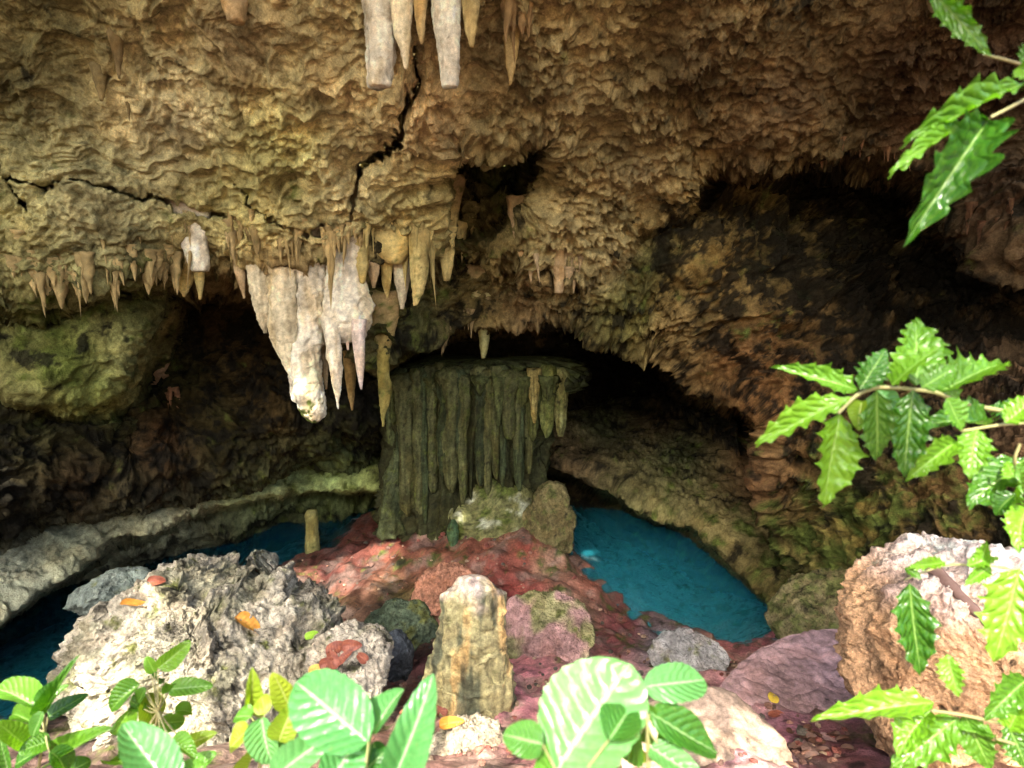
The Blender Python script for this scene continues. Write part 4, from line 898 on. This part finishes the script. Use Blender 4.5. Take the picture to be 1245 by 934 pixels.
# ------------------------------------------------------------------ plants in front of the camera, fallen leaves, dead branch
def leaf_mesh(name, mat, kind, seed):
    r = np.random.default_rng(seed)
    n, m = (57, 9) if kind == 'holly' else (33, 9)
    t = np.linspace(0, 1, n); s_ = np.linspace(-1, 1, m)
    w_ = np.sin(np.pi * t ** (.72 if kind != 'long' else .62)) ** (.8 if kind != 'oval' else .5)
    if kind == 'round': w_ = (1 - np.abs(2 * t - 1) ** 2.4) ** .6
    w_ = np.maximum(w_, .012)
    if kind == 'holly':
        nt = 6; t_w = t + .02 * np.sin(t * 17 + seed * 2.1) + .013 * np.sin(t * 41 + seed); ph = (t_w * nt + .15 + .13 * seed) % 1.0
        edge = .78 + .36 * np.abs(2 * ph - 1) ** 3
        edge_l = .74 + .42 * np.abs(2 * ((t_w * nt + .55 + .21 * seed) % 1.0) - 1) ** 3
    else:
        edge = 1 + .025 * np.sin(t * 60 + seed); edge_l = 1 + .025 * np.sin(t * 57)
    S2, T2 = np.meshgrid(s_, t)
    wid = np.where(S2 > 0, (w_ * edge)[:, None], (w_ * edge_l)[:, None])
    x = .5 * S2 * wid
    y = T2 + (.05 * np.abs(S2) ** 2 if kind == 'holly' else 0)
    z = (r.uniform(.12, .55) if kind != 'round' else .12) * np.abs(x) - r.uniform(.12, .42) * T2 ** 2 + r.uniform(-.35, .35) * x * T2 + .03 * np.sin(T2 * 5 + seed) * np.cos(S2 * 2.2) + .02 * np.sin(T2 * 9 + S2 * 2 + seed) * S2
    z = z + .010 * np.cos(2 * np.pi * T2 * 8 - np.abs(S2) * 3) * (1 - np.abs(S2) ** 2) * (1.0 if kind != 'holly' else .5)
    if kind == 'holly': z = z + .035 * np.abs(S2) ** 3 * np.cos(2 * np.pi * (T2 * 6 + .15 + .4 * (S2 < 0)))
    x = x + r.uniform(-.1, .1) * T2 ** 2
    v = np.stack([x, y, z], -1).reshape(-1, 3)
    me = new_mesh(name, v, grid_quads(n, m), mat)
    uv = me.uv_layers.new(name='UVMap')
    li = np.zeros(len(me.loops), np.int32); me.loops.foreach_get('vertex_index', li)
    uv.data.foreach_set('uv', np.stack([S2.ravel()[li], T2.ravel()[li]], 1).astype(np.float32).ravel())
    return me
HOL = leaf_mat('holly_leaf', (0.018, 0.085, 0.008), (0.15, 0.33, 0.02), .24, .4, (.35, .55, .15))
BRO = leaf_mat('broad_leaf', (0.02, 0.10, 0.015), (0.12, 0.29, 0.03), .24, .4, (.45, .65, .3))
PALE = leaf_mat('pale_leaf', (0.045, 0.19, 0.055), (0.13, 0.32, 0.095), .26, .4, (.55, .7, .45))
YLW = leaf_mat('young_yellow_leaf', (0.14, 0.25, 0.015), (0.28, 0.36, 0.03), .35, .5, (.6, .65, .3))
LM = {}
def get_leaf(kind, mat, k):
    key = (kind, mat.name, k)
    if key not in LM: LM[key] = leaf_mesh('leaf', mat, kind, k + 1)
    return LM[key]
STEMM = NT('green_stem'); STEMM.b.inputs['Base Color'].default_value = (.22, .25, .08, 1); STEMM.b.inputs['Roughness'].default_value = .6
_c = STEMM.n('TexCoord').outputs['Object']; STEMM.l(STEMM.mix(STEMM.noise(_c, 30, 3), (.14, .17, .05), (.34, .28, .14)), STEMM.b.inputs['Base Color'])
prl = np.random.default_rng(77)
def put_leaf(parent, org, b, tpx, z0, z1, wpx, kind, mat, up=.55):
    B = at(float(b[0]), float(b[1]), z0); Tp = at(float(tpx[0]), float(tpx[1]), z1)
    a = Tp - B; L = np.linalg.norm(a); a /= L
    hint = (CAM - B) / np.linalg.norm(CAM - B) * (1 - up) + np.array([0, -.1, 1]) * up + prl.normal(size=3) * .18
    nrm = hint - a * (hint @ a); nrm /= np.linalg.norm(nrm)
    xx = np.cross(a, nrm)
    # the blade is seen tilted: widen it so that its seen width is that of the photo
    vdir = (CAM - B) / np.linalg.norm(CAM - B)
    wv = wpx / FPX * (z0 + z1) / 2
    vis = max(.55, math.sqrt(max(0.0, 1 - (xx @ vdir) ** 2)))
    o = link('leaf', get_leaf(kind, mat, int(prl.integers(4))), parent)
    M = Matrix(((xx[0], a[0], nrm[0], 0), (xx[1], a[1], nrm[1], 0), (xx[2], a[2], nrm[2], 0), (0, 0, 0, 1)))
    o.matrix_basis = Matrix.Translation(Vector(B - org)) @ M @ Matrix.Diagonal((wv / vis, L, L, 1))
def put_stem(parent, org, pts, rad, name='stem'):
    """pts: (px, py, depth) or world points given as arrays; smoothed into a tapering twig"""
    P = np.array([at(float(p[0]), float(p[1]), p[2]) if not isinstance(p, np.ndarray) else p for p in pts])
    t = np.linspace(0, len(P) - 1, len(P) * 6); k = np.arange(len(P))
    Q = np.stack([np.interp(t, k, P[:, j]) for j in range(3)], 1)
    for _ in range(4): Q[1:-1] = (Q[:-2] + 2 * Q[1:-1] + Q[2:]) / 4
    v, q = tube(Q, np.linspace(rad, rad * .5, len(Q)), 7)
    return link(name, new_mesh(name, v - org, q, STEMM.m), parent)
def ground_pt(x, y): return np.array([x, y, floor_z(x, y) - .03])
def plant(name, base, label, cat):
    org = np.array(base, float); return empty(name, org, label=label, category=cat), org
# holly at the right: one shrub rooted beyond the right edge, three twigs reaching into view
hp, ho = plant('holly_shrub', ground_pt(1.35, .95), 'spiny holly shrub reaching in from the right edge with glossy toothed leaves', 'shrub')
trunk_top = ho + np.array([.0, -.05, 1.75])
put_stem(hp, ho, [ho, ho + np.array([.04, 0, .6]), ho + np.array([-.03, -.02, 1.2]), trunk_top], .018)
hz = .82
j1 = ho + np.array([-.03, -.02, 1.1])
put_stem(hp, ho, [j1, (1300, 525, .95), (1235, 503, .9), (1165, 490, .86), (1138, 476, .84), (1068, 470, .82), (1042, 479, .81), (1019, 503, .8)], .0045)
put_stem(hp, ho, [j1, (1300, 512, .92), (1225, 515, .86), (1170, 524, .83)], .004)
put_stem(hp, ho, [j1, (1290, 640, .95), (1245, 600, .9), (1232, 560, .86), (1240, 540, .85)], .004)
for b, t_, w_, k, up in [((1019, 503), (1010, 612), 58, 0, .3), ((1035, 484), (921, 526), 32, 1, .5), ((1042, 476), (963, 443), 34, 1, .5), ((1045, 474), (1078, 426), 36, 1, .5), ((1083, 468), (1133, 423), 36, 1, .5),
    ((1112, 470), (1128, 384), 52, 0, .5), ((1138, 478), (1233, 428), 50, 0, .5), ((1066, 474), (1070, 562), 44, 0, .5), ((1110, 474), (1098, 574), 50, 2, .5), ((1066, 474), (1108, 510), 24, 3, .4), ((1048, 488), (1040, 518), 24, 4, .4),
    ((1164, 536), (1108, 574), 30, 1, .5), ((1205, 516), (1136, 500), 30, 2, .6), ((1188, 522), (1176, 574), 42, 0, .5), ((1250, 556), (1178, 602), 46, 2, .5), ((1150, 484), (1176, 522), 30, 0, .5), ((1222, 515), (1262, 480), 34, 1, .5),
    ((1235, 600), (1205, 622), 24, 1, .5), ((1240, 505), (1205, 490), 26, 0, .5), ((1120, 472), (1164, 446), 38, 0, .5), ((1165, 488), (1138, 462), 30, 0, .5), ((1232, 566), (1262, 612), 40, 0, .5), ((1240, 590), (1222, 560), 26, 1, .5), ((1248, 615), (1232, 660), 34, 0, .4)]:
    z = hz + prl.normal() * .03 + max(0, b[0] - 1150) * .0006
    put_leaf(hp, ho, b, t_, z, z + prl.normal() * .03 - .01, w_, 'holly' if k < 3 else 'oval', [HOL, HOL, HOL, PALE, YLW][k], up)
# upper twig
put_stem(hp, ho, [trunk_top, (1275, 100, .8), (1245, 122, .74), (1204, 143, .7)], .0035)
put_stem(hp, ho, [trunk_top, (1280, 92, .8), (1238, 77, .74), (1195, 66, .72)], .003)
put_stem(hp, ho, [trunk_top, (1245, -40, .75), (1160, -30, .7), (1130, -12, .68)], .003)
for b, t_, w_ in [((1204, 143), (1116, 266), 62), ((1250, 103), (1118, 141), 26), ((1180, 146), (1090, 189), 17), ((1130, -14), (1200, 62), 30), ((1240, 76), (1270, 50), 30), ((1238, 80), (1262, 96), 24)]:
    put_leaf(hp, ho, b, t_, .72, .70, w_, 'holly', HOL, .35)
# lower twig
put_stem(hp, ho, [ho + np.array([.04, 0, .6]), (1300, 905, 1.0), (1220, 880, .95), (1165, 868, .9), (1132, 864, .88)], .004)
put_stem(hp, ho, [ho + np.array([.04, 0, .6]), (1290, 918, 1.0), (1252, 910, .95), (1210, 898, .9)], .004)
put_stem(hp, ho, [ho + np.array([.04, 0, .8]), (1290, 760, 1.05), (1240, 690, 1.0), (1150, 685, .98), (1100, 705, .96)], .003)
for b, t_, w_, up in [((1105, 708), (1119, 824), 48, .3), ((1134, 856), (1017, 862), 42, .6), ((1132, 862), (1086, 905), 40, .5), ((1166, 872), (1092, 932), 50, .5), ((1172, 868), (1206, 940), 42, .4), ((1152, 795), (1160, 845), 28, .4), ((1250, 825), (1202, 866), 40, .5),
    ((1240, 690), (1214, 802), 64, .2), ((1100, 690), (1120, 702), 14, .5), ((1190, 692), (1200, 664), 22, .5), ((1175, 688), (1212, 676), 18, .5), ((1225, 880), (1252, 935), 40, .4), ((1150, 684), (1112, 686), 15, .5), ((1204, 690), (1178, 705), 20, .5), ((1210, 898), (1180, 880), 30, .5), ((1225, 890), (1245, 850), 34, .5)]:
    put_leaf(hp, ho, b, t_, .93, .91, w_, 'holly', HOL, up)
# broad-leaved seedlings along the bottom edge
def seedling(x, y, label, leaves, z, joint, kindmats, extra=()):
    p, o_ = plant('seedling', ground_pt(x, y), label, 'plant')
    J = (joint[0], joint[1], z)
    put_stem(p, o_, [o_, (joint[0] + (joint[0] - 620) * .02, joint[1] + 60, z + .02), J], .004)
    for k, (b, t_, w_, km) in enumerate(leaves):
        kd, mt = kindmats[km]
        zz = z + prl.normal() * .02
        put_stem(p, o_, [J, ((joint[0] + b[0]) / 2, (joint[1] + b[1]) / 2 + 3, (z + zz) / 2), (b[0], b[1], zz)], .0018, 'leaf_stalk')
        put_leaf(p, o_, b, t_, zz, zz + (prl.normal() * .03 if kd != 'round' else .02), w_, kd, mt, .4 if kd != 'round' else .15)
KM = [('oval', BRO), ('oval', PALE), ('long', BRO), ('oval', YLW), ('oval', HOL), ('round', PALE)]
seedling(.13, .62, 'seedling with the largest pale crinkled leaf, bottom centre', [((676, 945), (748, 800), 112, 5), ((660, 905), (613, 892), 40, 0), ((690, 930), (650, 940), 40, 0), ((740, 900), (775, 850), 50, 2)], .62, (690, 960), KM)
seedling(.17, .74, 'seedling with three glossy oval leaves on a thin stem, right of the largest pale leaf', [((782, 836), (868, 824), 46, 5), ((790, 868), (885, 918), 46, 0), ((790, 908), (862, 950), 34, 1), ((776, 846), (800, 872), 16, 0), ((776, 880), (752, 922), 26, 2), ((800, 905), (822, 888), 16, 0), ((770, 900), (785, 925), 22, 3)], .72, (786, 880), KM)
seedling(-.22, .68, 'seedling with big pale green leaves left of the banded stump', [((448, 902), (352, 826), 80, 5), ((452, 892), (486, 834), 38, 1), ((478, 950), (528, 834), 50, 1), ((398, 955), (448, 884), 52, 1), ((336, 945), (390, 892), 40, 1), ((462, 950), (452, 900), 36, 0), ((430, 950), (475, 905), 34, 2)], .68, (440, 965), KM)
seedling(-.42, .92, 'small yellow green seedling between the jagged boulder and the big pale leaves', [((302, 866), (313, 825), 20, 3), ((322, 868), (318, 842), 22, 3), ((352, 860), (338, 826), 30, 3), ((305, 872), (284, 866), 22, 0), ((302, 888), (274, 906), 26, 3), ((318, 872), (324, 934), 32, 1), ((340, 900), (352, 862), 34, 3), ((330, 885), (352, 905), 24, 0), ((300, 935), (308, 905), 20, 3)], .9, (320, 885), KM)
seedling(-.72, 1.15, 'bushy dark green seedling in front of the jagged boulder', [((192, 812), (231, 786), 22, 4), ((188, 818), (178, 800), 14, 4), ((170, 832), (128, 860), 22, 4), ((178, 838), (162, 856), 14, 4), ((180, 842), (186, 888), 30, 3), ((205, 838), (256, 832), 22, 0), ((190, 880), (230, 876), 20, 4), ((170, 850), (146, 892), 24, 4), ((200, 830), (212, 838), 14, 4), ((208, 900), (236, 918), 22, 4), ((228, 905), (258, 894), 18, 3), ((150, 930), (125, 915), 24, 4), ((226, 945), (254, 920), 28, 0), ((160, 905), (140, 925), 22, 4), ((185, 822), (202, 826), 12, 0), ((175, 862), (150, 846), 18, 4), ((212, 866), (240, 858), 16, 4), ((196, 900), (176, 925), 20, 4)], 1.1, (192, 865), KM)
seedling(-.5, .68, 'seedling with one large pale ribbed leaf at the lower left', [((206, 960), (150, 878), 56, 1), ((210, 955), (250, 930), 34, 0), ((190, 960), (135, 935), 34, 0)], .7, (205, 965), KM)
seedling(-1.0, 1.1, 'low dark green plant in the bottom left corner', [((52, 866), (84, 810), 16, 4), ((54, 868), (72, 836), 20, 4), ((58, 872), (104, 842), 20, 4), ((52, 866), (34, 900), 14, 0), ((48, 862), (-4, 826), 26, 0), ((70, 922), (116, 890), 28, 4), ((60, 915), (95, 934), 24, 4), ((30, 905), (5, 880), 24, 4), ((20, 930), (52, 905), 24, 4), ((62, 900), (24, 912), 22, 4), ((10, 940), (-6, 905), 24, 0), ((80, 940), (112, 925), 24, 4), ((46, 855), (60, 830), 12, 0), ((42, 880), (10, 860), 18, 4)], 1.05, (55, 890), KM)
# pieces lying on rock: found by casting the sight line onto what is there
bpy.context.view_layer.update()
DG = bpy.context.evaluated_depsgraph_get()
def hit(px, py):
    r_ = Vector(ray(float(px), float(py))).normalized(); o_ = Vector(CAM) + r_ * 1.6
    ok, p, n_, *_ = scn.ray_cast(DG, o_, r_)
    if not ok: return None
    if n_.dot(r_) > 0: n_ = -n_
    return p, n_
def dry_mat(name, a, b):
    t = NT(name); co = t.n('TexCoord').outputs['Object']
    t.l(t.mix(t.ramp(t.noise(co, 3, 3), .35, .65), a, b), t.b.inputs['Base Color']); t.b.inputs['Roughness'].default_value = .6
    return t.m
DRY = {'orange': dry_mat('orange_dry_leaf', (.55, .22, .03), (.75, .40, .06)), 'red': dry_mat('red_dry_leaf', (.16, .04, .025), (.32, .10, .05)), 'brown': dry_mat('brown_dry_leaf', (.06, .03, .02), (.16, .07, .04)), 'yellow': dry_mat('yellow_dry_leaf', (.65, .45, .04), (.8, .6, .08)), 'green': dry_mat('green_dry_leaf', (.2, .4, .02), (.3, .5, .05))}
DRYM = {k: [leaf_mesh('fallen_leaf', m, 'oval', 30 + j) for j in range(3)] for k, m in DRY.items()}
def fallen(px, py, lpx, wpx, ang, colr, label, group=None):
    h = hit(px, py)
    if h is None: return
    p, n_ = h; z = zdepth(np.array(p)); n_ = (n_ + Vector((0, -.25, .6))).normalized()
    a = Vector(RGT * math.cos(math.radians(ang)) + UPV * math.sin(math.radians(ang))); a = (a - n_ * a.dot(n_)).normalized(); xx = a.cross(n_)
    o = link('fallen_leaf', DRYM[colr][int(prl.integers(3))], None, label=label, category='leaf')
    if group: o['group'] = group
    L = lpx / FPX * z
    M = Matrix(((xx[0], a[0], n_[0], 0), (xx[1], a[1], n_[1], 0), (xx[2], a[2], n_[2], 0), (0, 0, 0, 1)))
    o.matrix_world = Matrix.Translation(p + n_ * .02 - a * L * .5) @ M @ Matrix.Diagonal((wpx * 1.4 / FPX * z, L, L, 1))
fallen(300, 762, 38, 14, -4, 'orange', 'orange dead leaf lying on the right side of the jagged boulder')
fallen(166, 738, 36, 7, 16, 'orange', 'narrow orange dead leaf on the left shoulder of the jagged boulder')
fallen(190, 708, 20, 9, 20, 'red', 'red brown dead leaf near the top of the jagged boulder')
fallen(312, 695, 10, 6, 60, 'red', 'tiny red leaf by the right peak of the jagged boulder')
fallen(380, 774, 16, 10, 80, 'green', 'small bright green leaf at the edge of the low pale rock')
for k, (a, b, l_, w_, g) in enumerate([(410, 790, 26, 14, 40), (428, 785, 24, 10, 5), (405, 802, 24, 10, 120), (420, 800, 20, 8, 70), (398, 806, 18, 10, 20), (440, 800, 16, 8, 140)]):
    fallen(a, b, l_, w_, g, 'red', 'red dead leaf in the small heap on the low pale rock', 'red dead leaves on the low pale rock')
fallen(390, 815, 28, 9, 5, 'orange', 'orange dead leaf below the red heap on the low pale rock')
fallen(940, 849, 20, 9, 70, 'yellow', 'yellow dead leaf on the smooth lilac slab')
fallen(945, 870, 22, 7, 30, 'red', 'reddish dead leaf just below the yellow one on the lilac slab')
for k in range(22):
    fallen(prl.uniform(960, 1030), prl.uniform(880, 932), prl.uniform(12, 20), prl.uniform(4, 7), prl.uniform(0, 180), 'brown', 'small brown dead leaf on the floor below the lilac slab', 'brown leaf litter below the lilac slab')
fallen(550, 880, 30, 10, 10, 'orange', 'orange dead leaf on the rough rock below the banded stump')
for k in range(8):
    fallen(prl.uniform(480, 545), prl.uniform(850, 890), prl.uniform(9, 18), prl.uniform(5, 9), prl.uniform(0, 180), 'red', 'red brown dead leaf beside the foot of the banded stump', 'dead leaves beside the banded stump')
# dead branch lying on the pink boulder
h1, h2, h3 = hit(1128, 692), hit(1170, 735), hit(1214, 780)
if h1 and h2 and h3:
    up_ = Vector((0, -.04, .03))
    A, B_, C_ = [np.array(h[0] + up_) for h in (h1, h2, h3)]
    pts = np.array([A + (C_ - A) * t + (4 * t * (1 - t)) * (B_ - (A + C_) / 2) * .4 for t in np.linspace(0, 1, 14)])
    v, q = tube(pts, .04 * (1 - .35 * np.linspace(0, 1, 14)), 12)
    v = v + .012 * np.stack([perlin(v * 16), perlin(v * 16 + 9), perlin(v * 16 + 4)], 1)
    bm_ = NT('dead_wood'); co = bm_.n('TexCoord').outputs['Object']
    bm_.l(bm_.mix(bm_.noise(co, 18, 4), (.14, .07, .05), (.38, .24, .19)), bm_.b.inputs['Base Color']); bm_.b.inputs['Roughness'].default_value = .85
    ob = link('dead_branch', new_mesh('dead_branch', v - A, q, bm_.m), None, label='short thick dead branch lying on the pink boulder', category='branch'); ob.location = A

# loose stones too many and small to count: gravel on the floor
ico = bmesh.new(); bmesh.ops.create_icosphere(ico, subdivisions=1, radius=1.0)
iv = np.array([v_.co[:] for v_ in ico.verts]); it = np.array([[v_.index for v_ in f_.verts] for f_ in ico.faces]); ico.free()
gv_, gq_, gt_ = [], [], []
rg = np.random.default_rng(21); cnt = 0
while cnt < 900:
    px, py = rg.uniform(330, 1030), rg.uniform(650, 934)
    p = floor_hit(px, py)
    if p[2] < .1: continue
    R_ = rg.uniform(.012, .035) * (1 + 1.6 * rg.random() ** 6)
    q = iv * (1 + .35 * perlin(iv * 1.3 + cnt * .7))[:, None] * np.array([1, rg.uniform(.6, 1), rg.uniform(.4, .7)]) * R_
    a_ = rg.uniform(0, 6.28); q = q @ np.array([[math.cos(a_), -math.sin(a_), 0], [math.sin(a_), math.cos(a_), 0], [0, 0, 1]])
    gv_.append(q + np.array([p[0], p[1], floor_z(p[0], p[1]) + R_ * .2])); gq_.append(it + len(iv) * cnt)
    gt_.append(np.tile(lin([(150, 110, 92), (110, 84, 74), (176, 150, 124), (90, 84, 74), (130, 76, 66)][rg.integers(5)]), (len(iv), 1))); cnt += 1
link('gravel', new_mesh('gravel', np.concatenate(gv_), np.concatenate(gq_), FLOORM, {'tint': np.concatenate(gt_)}, smooth=False), None, kind='stuff', label='loose gravel scattered over the reddish cave floor', category='gravel')
